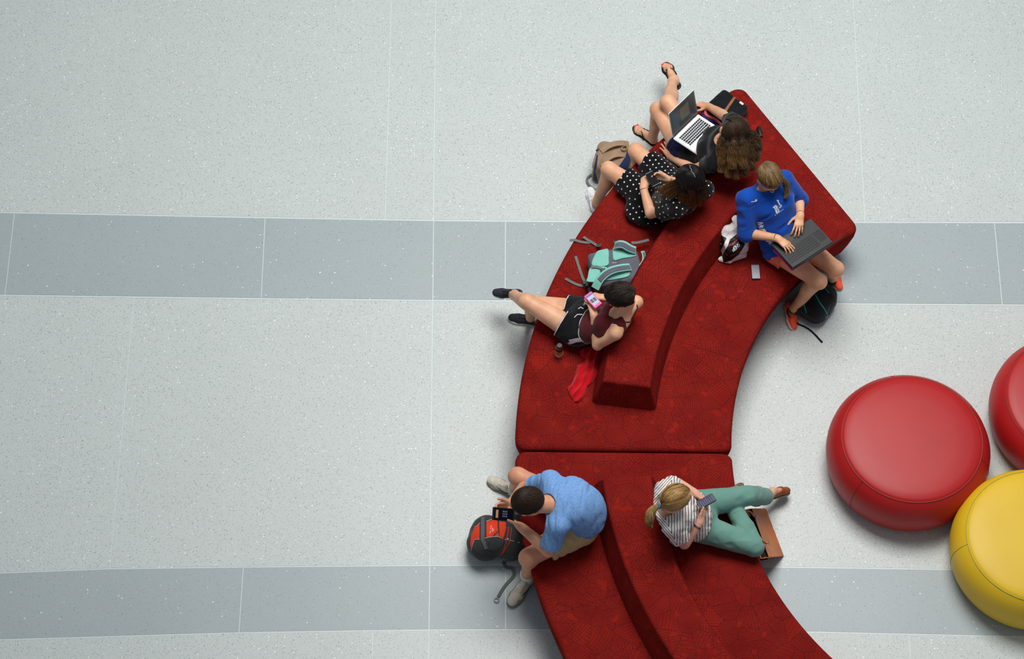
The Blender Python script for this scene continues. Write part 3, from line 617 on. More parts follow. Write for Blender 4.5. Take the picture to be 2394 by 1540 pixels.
# ---- shoes: foot length frame, sole, upper, laces
def shoe(R, heel, toe, ankle, upm, solem, lacem=None, up=(0, 0, 1), w=.046, col=.085, midm=None, name='shoe', low=False, tongue=None):
    f = unit(toe-heel); up = unit(np.asarray(up, float)-f*np.dot(up, f)); r = np.cross(f, up); L = np.linalg.norm(toe-heel); s = L/.28
    q = lambda a, b, c: heel+f*a*L+r*b*s+up*c*s
    pts = np.array([heel, toe, heel+up*.14*s, toe+up*.05]); G = Grid(pts.min(0)-.07, pts.max(0)+.07, .0034)
    G.u(ell(q(.13, 0, .045), (.036*s, .036*s, .045*s)), .02); G.u(cone(q(.15, 0, .055), q(.62, 0, .038), .037*s, .034*s), .02); G.u(cone(q(.12, 0, .035), q(.6, 0, .028), .037*s, .036*s), .02)
    G.u(cone(q(.66, -.014, .03), q(.70, .012, .03), .030*s, .030*s), .02); G.u(ell(q(.84, 0, .028), (.037*s, .041*s, .026*s), np.stack([r, f, up], 1)), .02)
    if not low:
        G.u(cone(q(.2, 0, .06), q(.215, 0, col+.012), .036*s, .035*s), .015)
        G.u(cone(q(.42, 0, .07), q(.34, 0, col+.02), .020*s, .020*s), .012)
    G.cut(q(0, 0, .016), -up)
    if not low:
        ct = q(.2, 0, col); G.cut(ct, up+f*.0-.0*f, lo=np.minimum(q(-.1, -.08, 0), q(.33, .08, .2))-.02, hi=np.maximum(q(-.1, -.08, 0), q(.33, .08, .2))+.02)
        G.u(cone(q(.215, 0, col+.02), q(.2, 0, col-.035), .030*s, .027*s), .006, op='s')
    else: G.u(ell(q(.36, 0, .085), (.036*s, .075*s, .052*s), np.stack([r, f, up], 1)), .006, op='s')
    P, Q = G.mesh(1); sh = link(name, mesh(name, P, Q), upm, R.root)
    G = Grid(pts.min(0)-.07, pts.max(0)+.07, .0034)
    G.u(cone(q(.14, 0, .012), q(.5, 0, .012), .040*s, .040*s), .02); G.u(cone(q(.5, 0, .012), q(.68, 0, .012), .040*s, .049*s), .02); G.u(cone(q(.68, 0, .012), q(.83, 0, .012), .049*s, .044*s), .02)
    G.cut(q(0, 0, .024 if not low else .012), up); G.cut(q(0, 0, 0.0), -up); P, Q = G.mesh(1); link('sole', mesh('sole', P, Q), solem, sh)
    if lacem is not None:
        m = MB(); bs = bvh_of(sh)
        def on(a, b, o=.0018):
            p = q(a, b, .2); h = bs.ray_cast(Vector(p), Vector(-up), .4); return (np.array(h[0]) if h[0] is not None else q(a, b, .06))+up*o
        for i, a in enumerate(np.linspace(.41, .63, 5)):
            for sg in (-1, 1): m.tube(cr([on(a+.02*sg, -.022), on(a+.005*sg, -.010), on(a-.005*sg, .010), on(a-.02*sg, .022)], 4), .0028, 5)
        for sg in (-1, 1): m.tube(cr([on(.40, .0), on(.385, sg*.018, .012), on(.36, sg*.034, .012), on(.40, sg*.030, .006), on(.41, sg*.004, .003)], 6), .0022, 5)
        m.make('laces', lacem, sh)
    if midm is not None:
        bs = bvh_of(sh)
        for sg in (-1, 1):
            m = MB(); pp = []
            for a_, z_ in ((.28, .052), (.34, .040), (.40, .034), (.48, .036), (.57, .046), (.66, .058)):
                h = bs.ray_cast(Vector(q(a_, sg*.1, z_)), Vector(-r*sg), .2); pp.append((np.array(h[0]) if h[0] is not None else q(a_, sg*.037, z_))+r*sg*.0005)
            m.strap(cr(pp, 3), np.interp(np.linspace(0, 1, 16), [0, .3, .6, 1], [.005, .013, .009, .002]), .003, r*sg); m.make('side_mark', midm, sh)
    return sh, q
def sock(R, a, b, r, mat):
    G = Grid(np.minimum(a, b)-.08, np.maximum(a, b)+.08, .004); G.u(cone(a, b, r, r*1.08, 'b')); P, Q = G.mesh(1); link('sock', mesh('sock', P, Q), mat, R.root)
def phone(name, label, c, ld, nrm, L, Wd, case, screen_m, th=.009, frame_in=.004, deco=None, loc=None, group=None):
    ld = unit(ld); nrm = unit(np.asarray(nrm)-ld*np.dot(nrm, ld)); wd = np.cross(nrm, ld); Rm = np.stack([wd, ld, nrm], 1)
    t = thing(name, label, 'phone', tuple(c), group); m = MB(); m.box(c, (Wd/2, L/2, th/2), Rm, .0035); m.make('case', case, t)
    m = MB(); m.box(c+nrm*th/2, (Wd/2-frame_in, L/2-frame_in*2.6, .0006), Rm); m.make('screen', screen_m, t, False)
    if deco: deco(t, lambda x, y, z=0: c+wd*x+ld*y+nrm*(th/2+.0008+z), Rm)
    return t

# ---- marks that lie on cloth: drawn where the photograph shows them, laid on the surface they are printed on
from mathutils.bvhtree import BVHTree
def bvh_of(*objs):
    V = []; F = []
    for o in objs:
        b = len(V); V += [v.co.copy() for v in o.data.vertices]; F += [tuple(i+b for i in p.vertices) for p in o.data.polygons]
    return BVHTree.FromPolygons(V, F)
def onto(bv, x, y):
    d = unit(CM@A3((x-1197)/FPX, -(y-770)/FPX, -1)); h = bv.ray_cast(Vector(CAM), Vector(d), 60)
    return None if h[0] is None else (np.array(h[0]), np.array(h[1])*(1 if np.dot(h[1], d) < 0 else -1))
def print_strokes(name, bv, lines, wd, mat, parent, th=.0012, step=3., off=.0006, each=False, seg=False):
    if each:
        for L in lines: print_strokes(name, bv, [L], wd, mat, parent, th, step, off, False, seg)
        return
    if seg: lines = [[L[i], L[i+1]] for L in lines for i in range(len(L)-1)]
    m = MB()
    for L in lines:
        ww = wd
        if isinstance(L, tuple): L, ww = L
        P = []; N = []
        for i in range(len(L)-1):
            k = max(1, int(math.hypot(L[i+1][0]-L[i][0], L[i+1][1]-L[i][1])/step))
            for j in range(k+(i == len(L)-2)):
                h = onto(bv, L[i][0]+(L[i+1][0]-L[i][0])*j/k, L[i][1]+(L[i+1][1]-L[i][1])*j/k)
                if h: P.append(h[0]+h[1]*off); N.append(h[1])
        if len(P) > 1: m.strap(np.array(P), ww, th, np.array(N))
    if m.V: return m.make(name, mat, parent, False)
def print_quad(name, bv, q, mat, parent, k=6, off=.0012):
    m = MB(); V = []
    for j in range(k+1):
        for i in range(k+1):
            a, b = i/k, j/k; x = (q[0][0]*(1-a)+q[1][0]*a)*(1-b)+(q[3][0]*(1-a)+q[2][0]*a)*b; y = (q[0][1]*(1-a)+q[1][1]*a)*(1-b)+(q[3][1]*(1-a)+q[2][1]*a)*b
            h = onto(bv, x, y)
            if h is None: return None
            V.append(h[0]+h[1]*off)
    m.add(V, [(j*(k+1)+i, j*(k+1)+i+1, (j+1)*(k+1)+i+1, (j+1)*(k+1)+i) for j in range(k) for i in range(k)]); return m.make(name, mat, parent)
def inpoly(x, y, poly):
    c = np.zeros(np.shape(x), bool); n = len(poly)
    for i in range(n):
        (x0, y0), (x1, y1) = poly[i], poly[(i+1) % n]
        if y0 != y1: c ^= ((y0 > y) != (y1 > y)) & (x < (x1-x0)*(y-y0)/(y1-y0)+x0)
    return c
def print_poly(name, bv, poly, mat, parent, step=.9, off=.0022):
    poly = [tuple(p) for p in poly]; xs = np.arange(min(p[0] for p in poly), max(p[0] for p in poly)+step, step); ys = np.arange(min(p[1] for p in poly), max(p[1] for p in poly)+step, step)
    X, Y = np.meshgrid(xs, ys); I = inpoly(X, Y, poly); ids = {}; V = []; m = MB(); last = None
    for j in range(len(ys)):
        for i in range(len(xs)):
            if I[j, i]:
                h = onto(bv, xs[i], ys[j])
                if h: ids[j, i] = len(V); V.append(h[0]+h[1]*off)
    F = [(ids[j, i], ids[j+1, i], ids[j+1, i+1], ids[j, i+1]) for j in range(len(ys)-1) for i in range(len(xs)-1) if all(k in ids for k in ((j, i), (j+1, i), (j+1, i+1), (j, i+1))) and max(np.linalg.norm(V[ids[j, i]]-V[ids[k]]) for k in ((j+1, i), (j+1, i+1), (j, i+1))) < .03]
    if not F: return None
    m.add(V, F); return m.make(name, mat, parent)
def spots(name, obj, gap, rad, mat, parent, seed=1):
    me = obj.data; V = np.zeros(len(me.vertices)*3); me.vertices.foreach_get('co', V); V = V.reshape(-1, 3); N = np.zeros(len(V)*3); me.vertices.foreach_get('normal', N); N = N.reshape(-1, 3)
    bv = bvh_of(obj); r = np.random.default_rng(seed); m = MB(); used = {}; keys = np.floor(V/gap).astype(int)
    # hexagonal lattice seen from above first, then fill the steep sides
    lo, hi = V[:, :2].min(0), V[:, :2].max(0); pts = []
    for j, y in enumerate(np.arange(lo[1], hi[1], gap*.87)):
        for x in np.arange(lo[0]+(j % 2)*gap/2, hi[0], gap):
            h = bv.ray_cast(Vector((x, y, 3)), Vector((0, 0, -1)), 4)
            if h[0] is not None and h[1][2] > .62: pts.append((np.array(h[0]), np.array(h[1])))
    ok = [p for p, _ in pts]
    for i in r.permutation(len(V))[:60000]:
        if N[i][2] <= .62 and N[i][2] > -.5 and (not ok or min(((np.array(ok[-400:])-V[i])**2).sum(1)) > (gap*.93)**2): ok.append(V[i]); pts.append((V[i], N[i]))
        if len(pts) > 620: break
    for p, n in pts:
        n = unit(n); a = unit(np.cross(n, A3(.3, .9, .1))); b = np.cross(n, a); c = p+n*.0012
        m.add([c+rad*(a*math.cos(t)+b*math.sin(t)) for t in np.arange(8)*math.pi/4], [tuple(range(8))])
    o = m.make(name, mat, parent, False); return o
# ---- hair styles
def core_cap(G, R, E, ctr=A3(0, -.014, .030), face_cut=.055):
    c = R.hd+R.H@ctr; G.u(ell(c, E*.985, R.H)); q = R.H; G.cut(c+q@A3(0, face_cut, -.012), q@A3(0, .75, -.66)); return c
def pulled_hair(R, mat, tail_dir, tail=None, trad=(.018, .026, .02, .006), n=2600, seed=1, E=A3(.080, .101, .094), ctr=A3(0, -.014, .030), wave=.0, tn=500):
    c = R.hd+R.H@ctr; r = np.random.default_rng(seed); lo = c-.16; hi = c+.16
    if tail is not None: lo = np.minimum(lo, np.min(tail, 0)-.05); hi = np.maximum(hi, np.max(tail, 0)+.05)
    G = Grid(lo, hi, .004); core_cap(G, R, E, ctr); G.cut(c+R.H@A3(0, 0, -.065), R.H@A3(0, .25, -1.))
    td = unit(tail_dir); ph = r.uniform(-2.75, 2.75, n); a = np.abs(ph)
    z = np.interp(a, [0, .6, 1.2, 1.7, 2.2, 2.75], [.62, .55, .22, -.25, -.62, -.85]); d0 = np.stack([np.sin(ph)*np.sqrt(1-z**2), np.cos(ph)*np.sqrt(1-z**2), z], 1)
    d0 += r.normal(size=d0.shape)*.04; mix_ = r.uniform(0, .75, (n, 1)); d0 = unit_rows(d0)
    d1 = unit_rows(td+r.normal(size=(n, 3))*.07)
    t = mix_[:, :, None]+(1-mix_[:, :, None])*np.linspace(0, 1, 12)[None, :, None]; lift = r.uniform(.01, .075, (n, 1, 1))+.05*np.sin(t*3.1)*r.uniform(0, 1, (n, 1, 1))
    w_ = np.clip((z+.95)/1.5, .12, 1)[:, None]*1.0; dm = unit_rows(d0*.5+d1*.45)*.55+np.concatenate([np.sign(d0[:, :1])*(1-w_)*.75, 0*w_, w_], 1)
    qb = unit_rows(((1-t)**2*d0[:, None]+2*t*(1-t)*dm[:, None]+t*t*d1[:, None]).reshape(-1, 3)).reshape(n, 12, 3)
    P = c+(qb*(E[None, None]*(1+lift)))@R.H.T
    if wave: P = P+wave*np.sin(t*14+r.uniform(0, 6, (n, 1, 1)))*r.normal(size=(n, 1, 3))
    st = [(P, .0015, r.uniform(0, 1, n))]
    if tail is not None:
        g = cr(tail, 5); rr = np.interp(np.linspace(0, 1, len(g)), np.linspace(0, 1, len(trad)), trad)
        for i in range(len(g)-1): G.u(cone(g[i], g[i+1], rr[i]*.8, rr[i+1]*.8), .006)
        st.append((lock(tail, trad, tn, seed+1, .004, 9., 16), .0014, r.uniform(0, 1, tn)))
    return hair_obj('hair', G, st, mat, R.root)
def unit_rows(a): return a/(np.linalg.norm(a, axis=1, keepdims=True)+1e-9)
def long_hair(R, mat, guides, n=420, seed=1, E=A3(.084, .104, .098), ctr=A3(0, -.014, .030), wave=.008, freq=16., part=0., rl=.030, core=.42, r0=.0015, clumps=7, jit=.10, ncap=3200, a0=.88, fy=.40):
    """every strand leaves the parting, runs over the scalp and goes on down its lock"""
    c = R.hd+R.H@ctr; r = np.random.default_rng(seed); ps = np.concatenate([np.array(g) for g in guides]); G = Grid(np.minimum(c-.16, ps.min(0)-.06), np.maximum(c+.16, ps.max(0)+.06), .0042)
    core_cap(G, R, E*.97, ctr); st = []
    s = r.uniform(0, 1, ncap); side = np.where(r.uniform(size=ncap) < .5, -1., 1.); an = np.interp(s, [0, 1], [a0, 2.5])
    d0 = unit_rows(np.stack([part+side*.03+r.normal(size=ncap)*.035, np.cos(an), np.sin(an)], 1)); d1 = unit_rows(np.stack([side*.93, np.interp(s, [0, 1], [fy, -1.1]), np.interp(s, [0, .4, 1], [-.35, -.5, -.65])], 1)+r.normal(size=(ncap, 3))*.12)
    lift = r.uniform(.0, .06, (ncap, 1, 1))+.07*np.sin(np.linspace(0, 3.0, 12))[None, :, None]*r.uniform(.3, 1, (ncap, 1, 1))
    st.append((scalp_path(c, R.H, E, d0, d1, 12, lift, r), r0, r.uniform(0, 1, ncap)*.8))
    for k, g in enumerate(guides):
        gg = cr(g, 5); lo = ((np.array(g[0])-c)@R.H)/E; lo = lo/np.linalg.norm(lo); sd = 1. if lo[0] > part else -1.
        rad = np.array([rl*.8, rl, rl*1.2, rl*1.15, rl*.8]); ri = np.interp(np.linspace(0, 1, len(gg)), np.linspace(0, 1, 5), rad)
        for i in range(int(len(gg)*.84)): G.u(cone(gg[i], gg[i+1], ri[i]*core, ri[i+1]*core), .015)
        an = np.clip(math.atan2(1., lo[1]*1.6)+r.normal(size=n)*.42, .75, 2.6); d0 = np.stack([part+sd*.02+r.normal(size=n)*.01, np.cos(an), np.sin(an)], 1)
        d1 = unit_rows(lo[None]+r.normal(size=(n, 3))*jit)
        lift = r.uniform(.0, .07, (n, 1, 1))+.08*np.sin(np.linspace(0, 2.6, 10))[None, :, None]*r.uniform(.5, 1, (n, 1, 1))
        A = scalp_path(c, R.H, E, unit_rows(d0), d1, 10, lift, r)
        Mm = 20; t = np.linspace(0, 1, Mm); s_ = np.linspace(0, 1, len(gg)); C = np.stack([np.interp(t, s_, gg[:, j]) for j in range(3)], 1); Rr = np.interp(t, np.linspace(0, 1, 5), rad)
        T = np.gradient(C, axis=0); T /= np.linalg.norm(T, axis=1, keepdims=True); a = np.cross(T, A3(.2, .1, 1)); a /= np.linalg.norm(a, axis=1, keepdims=True)+1e-9; b = np.cross(T, a)
        cl = r.integers(0, clumps, n); ca = r.uniform(0, 6.28, clumps); cq = np.sqrt(r.uniform(.1, 1, clumps)); cph = r.uniform(0, 6.28, clumps); cf = freq*r.uniform(.75, 1.3, clumps)
        tight = np.linspace(1, .62, Mm)[None]
        aa = r.uniform(0, 6.28, n); qq = np.sqrt(r.uniform(0, 1, n))
        cx, cy = np.cos(ca)*cq, np.sin(ca)*cq; ix, iy = np.cos(aa)*qq, np.sin(aa)*qq
        ox = (cx[cl][:, None]*(1-tight)+ix[:, None]*tight*.9)*Rr[None]; oy = (cy[cl][:, None]*(1-tight)+iy[:, None]*tight*.9)*Rr[None]
        ph = cf[cl][:, None]*t[None]+cph[cl][:, None]+r.normal(size=(n, 1))*.35; am = wave*np.minimum(t*3, 1)[None]*r.uniform(.7, 1.2, (n, 1))
        B = C[None]+a[None]*(ox+am*np.sin(ph))[..., None]+b[None]*(oy+am*np.cos(ph))[..., None]
        ln = np.minimum(1, r.uniform(.86, 1.05, n)); idx = ln[:, None]*(Mm-1)*t[None]; i0 = np.minimum(idx.astype(int), Mm-2); fr = (idx-i0)[..., None]; rows = np.arange(n)[:, None]; B = B[rows, i0]*(1-fr)+B[rows, i0+1]*fr
        P = np.concatenate([A, B[:, 1:]], 1)
        for _ in range(2): P[:, 6:16] = (P[:, 5:15]+P[:, 6:16]*2+P[:, 7:17])/4
        st.append((P, r0, np.clip(r.uniform(0, 1, n)*.7+r.uniform(0, 1, clumps)[cl]*.3, 0, 1)))
    return hair_obj('hair', G, st, mat, R.root)
# ================= the man in the blue T-shirt
SK_M = skin('tan_male_skin', (226, 164, 132), (208, 142, 110)); LIP = M('lip_skin', (196, 112, 98), .5)
s5 = dict(male=True, hl=U(1358, 1236, .54), hr=U(1345, 1182, .54), kl=U(1236, 1303, .505), kr=U(1211, 1114, .505), al=U(1232, 1346, .10), ar=U(1203, 1141, .10),
    hel=U(1243, 1347, 0), tl=U(1190, 1419, 0), her=U(1217, 1162, 0), tr=U(1139, 1121, 0),
    wst=U(1372, 1199, .70), chs=U(1338, 1176, .83), nk=U(1296, 1176, .93), sl=U(1304, 1226, .88), sr=U(1286, 1126, .88),
    el=U(1283, 1287, .665), er=U(1226, 1141, .67), wl=U(1219, 1232, .70), wr=U(1194, 1177, .70), hd=U(1236, 1175, .99), face=(-.78, -.12, -.62), hup=(-.5, 0, .85))
s5['hand_l'] = dict(d=U(1192, 1214, .725)-s5['wl'], n=A3(-.3, -.75, -.35), curl=(.55, .6, .65, .7), thumb=(.55, .75, .2), tb=.3)
s5['hand_r'] = dict(d=U(1170, 1182, .725)-s5['wr'], n=A3(-.3, .8, -.35), curl=(.5, .55, .6, .65), thumb=(.5, .75, .1), tb=.3)
man = build_person(s5, SK_M, 'man in a light blue T-shirt and khaki shorts, hunched over his phone', (LIP,))
BLUE = NT('light_blue_heather_jersey'); _p = BLUE.pos
_st = BLUE.vm('MULTIPLY', _p, (60., 500., 60.)); _s2 = BLUE.vm('MULTIPLY', _p, (420., 60., 60.))
_c = BLUE.mix(BLUE.ramp(BLUE.math('ADD', BLUE.math('MULTIPLY', BLUE.noise(_st, 1, 2)[0], .5), BLUE.math('MULTIPLY', BLUE.noise(_s2, 1, 2)[0], .5)), .4, .6), lin((100, 146, 206)), lin((140, 178, 226)))
BLUE.bump(BLUE.noise(_p, 28, 3)[0], .3, .004); BLUE = BLUE.fin(_c, .9, .1)
def g(G):
    R = man; G.wr = wrinkle(.0065, 48, 3, R.rs)
    torso(G, R, .018, .035); G.u(ell((R.chs+R.wst)/2-R.fc*.03, (.14, .14, .14)), .06)
    G.u(ell(R.chs-R.fc*.05+R.su*.03, (.11, .15, .10)), .05)
    for sd in 'lr':
        S_, E_ = (R.sl, R.el) if sd == 'l' else (R.sr, R.er)
        G.u(cone(S_, S_+(E_-S_)*.80, .070, .072, 'b'), .03)
    G.wr = None
    G.cut(R.pel+R.sp*.065, -R.sp+R.fc*.25, k=.01)
    G.u(cone(R.nk+R.su*.00+R.fc*.012, R.nk+R.su*.12+R.fc*.03, .060, .085), .006, op='s')
garment('t_shirt', man, g, BLUE)
KHAKI = cloth('khaki_twill', (206, 176, 126), 300, .3)
def g(G):
    R = man; G.wr = wrinkle(.008, 40, 5)
    torso(G, R, .013, .03, 'pw')
    for H_, K_ in ((R.hl, R.kl), (R.hr, R.kr)): G.u(cone(H_, H_+(K_-H_)*.64, .116, .100, 'b'), .03)
    G.wr = None; G.cut(R.wst-R.sp*.02, R.sp); G.cut(A3(0, 0, .436), A3(0, 0, -1))
garment('shorts', man, g, KHAKI)
CREAM = M('cream_leather', (216, 208, 192), .6, .3); CREAMS = M('worn_cream_sole', (150, 142, 122), .8); LACEC = M('cream_lace', (226, 220, 204), .8); NAVY = M('navy_trim', (24, 30, 66), .7)
for h_, t_, a_ in ((man.hel, man.tl, man.al), (man.her, man.tr, man.ar)): shoe(man, h_, t_, a_, CREAM, CREAMS, LACEC, midm=NAVY, col=.08)
for K_, A_ in ((man.kl, man.al), (man.kr, man.ar)): sock(man, A_-A3(0, 0, .04), A_+unit(K_-A_)*.06, .045, SOCKW)
# short brown hair growing out from the whorl
HB = hair_mat('short_dark_brown_hair', (52, 38, 28), (74, 54, 38), (96, 74, 54), rough=.5)
def short_hair(R, whorl, n, L0, L1, mat, seed, E=A3(.083, .104, .098), ctr=A3(0, -.014, .030), low=-.25, nape=-.75, thick=.012, curl=0.):
    c = R.hd+R.H@ctr; r = np.random.default_rng(seed); G = Grid(c-.16, c+.16, .004)
    G.u(ell(c, E*1.02+thick*.35, R.H)); q = R.H
    G.cut(c+q@A3(0, .055, -.012), q@A3(0, .75, -.66)); G.cut(c+q@A3(0, 0, -.062), q@A3(0, .25, -1.))
    d = r.normal(size=(n*3, 3)); d /= np.linalg.norm(d, axis=1, keepdims=True)
    lim = np.where(d[:, 1] > 0, .05+.55*d[:, 1], np.where(d[:, 1] < -.45, nape, low)); d = d[d[:, 2] > lim][:n]; w_ = unit(whorl)
    tg = d-w_[None]*(d@w_)[:, None]; tg -= d*(tg*d).sum(1, keepdims=True); tg /= np.linalg.norm(tg, axis=1, keepdims=True)+1e-6
    sw = np.cross(d, tg); tg = tg+sw*.35+r.normal(size=tg.shape)*.18
    Mm = 7; t = np.linspace(0, 1, Mm)[None, :, None]; L = r.uniform(L0, L1, (len(d), 1, 1))
    P = d[:, None]+tg[:, None]*t*L/.09; P /= np.linalg.norm(P, axis=2, keepdims=True); lift = (.02+.16*np.sin(t*2.2)*r.uniform(.4, 1., (len(d), 1, 1))*thick/.012*.6)
    if curl: ph = r.uniform(0, 6.28, (len(d), 1, 1)); P = P+curl*np.concatenate([np.sin(9*t+ph), np.cos(9*t+ph), np.sin(7*t+ph*2)], 2)
    P = c+(P*E*(1+lift))@R.H.T
    return hair_obj('hair', G, [(P, .00115, r.uniform(.1, .8, len(d)))], mat, R.root)
short_hair(man, A3(-.05, -.30, .95), 9500, .04, .065, HB, 4, thick=.012)
PB = M('black_phone_case', (16, 16, 22), .35, .5); SCR = M('dark_screen_glass', (14, 15, 24), .35, .04, var=.02)
def flat_print(name, mat, parent, f, rects):
    m = MB()
    for x0, y0, x1, y1 in rects: m.add([f(x0, y0), f(x1, y0), f(x1, y1), f(x0, y1)], [(0, 1, 2, 3)])
    return m.make(name, mat, parent, False)
ORG = M('orange_screen_panel', (190, 130, 84), .4); GRY = M('pale_screen_text', (120, 124, 150), .4)
def deco(t, f, Rm):
    flat_print('screen_panel', ORG, t, f, [(-.027, .036, .027, .053)]); flat_print('screen_icons', GRY, t, f, [(-.024+.016*i, .000-.012*j, -.014+.016*i, .006-.012*j) for i in range(3) for j in range(3)])
phone('smartphone', 'large black phone held by the man in blue, an orange panel on its screen', U(1177, 1202, .79), U(1140, 1202, .76)-U(1177, 1202, .76)+A3(0, 0, .02), (.45, -.35, .83), .152, .088, PB, SCR, deco=deco)
# ================= the blonde woman in the striped blouse
SK_F = skin('fair_skin', (232, 178, 154), (216, 156, 130)); SK_T = skin('tanned_skin', (238, 184, 146), (220, 160, 122)); SK_O = skin('warm_skin', (234, 180, 146), (216, 158, 122))
LIPF = M('rose_lips', (204, 110, 104), .45); NAILR = M('coral_nail_polish', (240, 66, 76), .25, .6, var=.03); NAILB = M('pale_blue_nail_polish', (120, 176, 232), .25, .6, var=.03)
s6 = dict(hl=U(1634, 1180, .545), hr=U(1637, 1233, .535), kl=U(1748, 1158, .555), kr=U(1763, 1277, .51), al=U(1797, 1161, .21), ar=U(1712, 1180, .50),
    hel=U(1789, 1167, .14), tl=U(1845, 1149, .05), her=U(1699, 1158, .50), ter=None, tr=U(1737, 1127, .47), fur=(.25, .1, -.1),
    wst=U(1606, 1203, .70), chs=U(1580, 1194, .83), nk=U(1556, 1184, .96), sl=U(1556, 1146, .93), sr=U(1571, 1229, .93),
    el=U(1583, 1130, .73), er=U(1600, 1270, .69), wl=U(1624, 1151, .79), wr=U(1635, 1222, .81), fs=.74, hd=U(1577, 1168, 1.10), face=(.72, .36, -.55), brow=M('fair_eyebrow', (150, 116, 74), .8))
s6['fur'] = (0, -.55, -.6); s6['ful'] = (-.3, .2, 1)
s6['hand_l'] = dict(d=U(1645, 1164, .80)-s6['wl'], n=A3(0, .6, .35), curl=(.5, .55, .6, .7), thumb=(.5, .8, .1), tb=.2)
s6['hand_r'] = dict(d=U(1649, 1194, .83)-s6['wr'], n=A3(.4, -.7, .1), curl=(.3, .4, .5, .6), thumb=(.55, .8, .1), tb=.2)
blonde = build_person(s6, SK_F, 'blonde woman in a striped blouse and sea-green trousers, legs crossed, using a phone', (LIPF,))
def g(G):
    R = blonde; G.wr = wrinkle(.007, 42, 11); torso(G, R, .010, .03, 'pw')
    for sd in 'lr':
        H_, K_, A_ = (R.hl, R.kl, R.al) if sd == 'l' else (R.hr, R.kr, R.ar)
        leg(G, R, sd, .012, .02, 't'); G.u(cone(K_, K_*.6+A_*.4, .066, .068), .02); G.u(cone(K_*.6+A_*.4, A_*.84+K_*.16, .066, .056, 'b'), .02)
    G.wr = None
    for K_, A_ in ((R.kl, R.al), (R.kr, R.ar)): G.u(cone(A_*.76+K_*.24, A_*.86+K_*.14, .063, .060, 'ab'), .003)
    G.cut(R.wst-R.sp*.02, R.sp); G.cut(A3(0, 0, .434), A3(0, 0, -1), lo=A3(R.pel[0]-.3, R.pel[1]-.4, .3), hi=A3(U(1722, 1200, .43)[0], R.pel[1]+.3, .5))
garment('trousers', blonde, g, cloth('sea_green_twill', (110, 154, 142), 320, .35, .05), h=.005, pad=.15)
t = NT('striped_blouse_cotton'); at = t.n('Attribute', attribute_name='stripe'); f = t.math('FRACT', t.math('ADD', at.outputs['Fac'], t.math('MULTIPLY', t.noise(t.pos, 14, 1)[0], .5)))
t.bump(t.noise(t.pos, 30, 3)[0], .4, .004); STR = t.fin(t.mix(t.math('LESS_THAN', f, .24), lin((236, 228, 222)), lin((30, 28, 52))), .9, .1)
def g(G):
    R = blonde; G.wr = wrinkle(.006, 40, 12); torso(G, R, .024, .03)
    for S_, E_ in ((R.sl, R.el), (R.sr, R.er)): G.u(cone(S_, S_+(E_-S_)*.50, .064, .068, 'b'), .03)
    G.wr = wrinkle(.012, 95, 13)
    for S_, E_ in ((R.sl, R.el), (R.sr, R.er)): G.u(cone(S_+(E_-S_)*.44, S_+(E_-S_)*.62, .064, .070, 'ab'), .004)
    G.wr = None; G.cut(R.pel+R.sp*.09, -R.sp, k=.01)
    G.u(ell(R.nk+R.su*.030, (.085, .085, .080)), .006, op='s')
bl = garment('blouse', blonde, g, STR, h=.0045)
V = np.zeros(len(bl.data.vertices)*3); bl.data.vertices.foreach_get('co', V); V = V.reshape(-1, 3)
q = (V-CAM)@CM; px = 1197+FPX*q[:, 0]/-q[:, 2]; py = 770-FPX*q[:, 1]/-q[:, 2]      # cloth cut laid out flat: u along the body, v across
vy = np.where(py < 1184, 2*1184-py, py); ax0, ay0, dx, dy = 1552., 1205., 27., 60.
side = (px-ax0)*dy-(vy-ay0)*dx; s1 = px; base = -(.747*px-.664*vy)*1.37; k0 = ax0-(-(.747*ax0-.664*ay0)*1.37)
st = np.where(side > 0, s1, base+k0)/6.6
a_ = bl.data.attributes.new('stripe', 'FLOAT', 'POINT'); a_.data.foreach_set('value', st.astype(np.float32))
TANL = M('brown_ballet_leather', (140, 74, 38), .4, .4); TANS = M('worn_grey_sole', (112, 100, 82), .85)
for h_, t_, a2, up in ((s6['hel'], s6['tl'], s6['al'], s6['ful']), (s6['her'], s6['tr'], s6['ar'], s6['fur'])): shoe(blonde, h_, t_, a2, TANL, TANS, up=up, low=True, col=.06, name='ballet_flat')
def tail_pts(*a): return np.array([U(*p) for p in a])
HBL = hair_mat('dark_blonde_hair', (178, 138, 82), (104, 56, 30), (230, 202, 146), .4)
tl = tail_pts((1543, 1182, 1.10), (1530, 1188, 1.08), (1521, 1200, 1.05), (1518, 1218, 1.01), (1521, 1233, .98))
pulled_hair(blonde, HBL, blonde.H.T@unit(tl[0]-blonde.hd-blonde.H@A3(0, -.014, .03)), tl, (.010, .020, .030, .026, .010), n=5200, seed=3, tn=900)
m = MB(); ax_ = unit(tl[1]-tl[0]); m.lathe([(.0135, -.006), (.0185, -.004), (.0195, 0), (.0185, .004), (.0135, .006)], tl[0]+ax_*.006, 18, R=np.stack([unit(np.cross(ax_, A3(0, 0, 1))), np.cross(ax_, unit(np.cross(ax_, A3(0, 0, 1)))), ax_], 1)); m.make('hair_tie', M('blue_elastic', (40, 124, 190), .6), blonde.root)
def cuff(name, R, W_, E_, rad, wd, mat, parent=None, fr=.06, th=.0018):
    d = unit(E_-W_); c = W_+d*fr; a = unit(np.cross(d, A3(0, 0, 1))); b = np.cross(d, a); m = MB(); m.lathe([(rad, -wd/2), (rad+th, -wd/2+.0005), (rad+th, wd/2-.0005), (rad, wd/2)], c, 24, R=np.stack([a, b, d], 1)); o = m.make(name, mat, parent or R.root); return o, c, a, b
STEEL = M('brushed_steel', (150, 140, 130), .3, .5, .9); BRN = M('brown_strap', (70, 38, 22), .6); BLKC = M('black_cord', (20, 18, 18), .8)
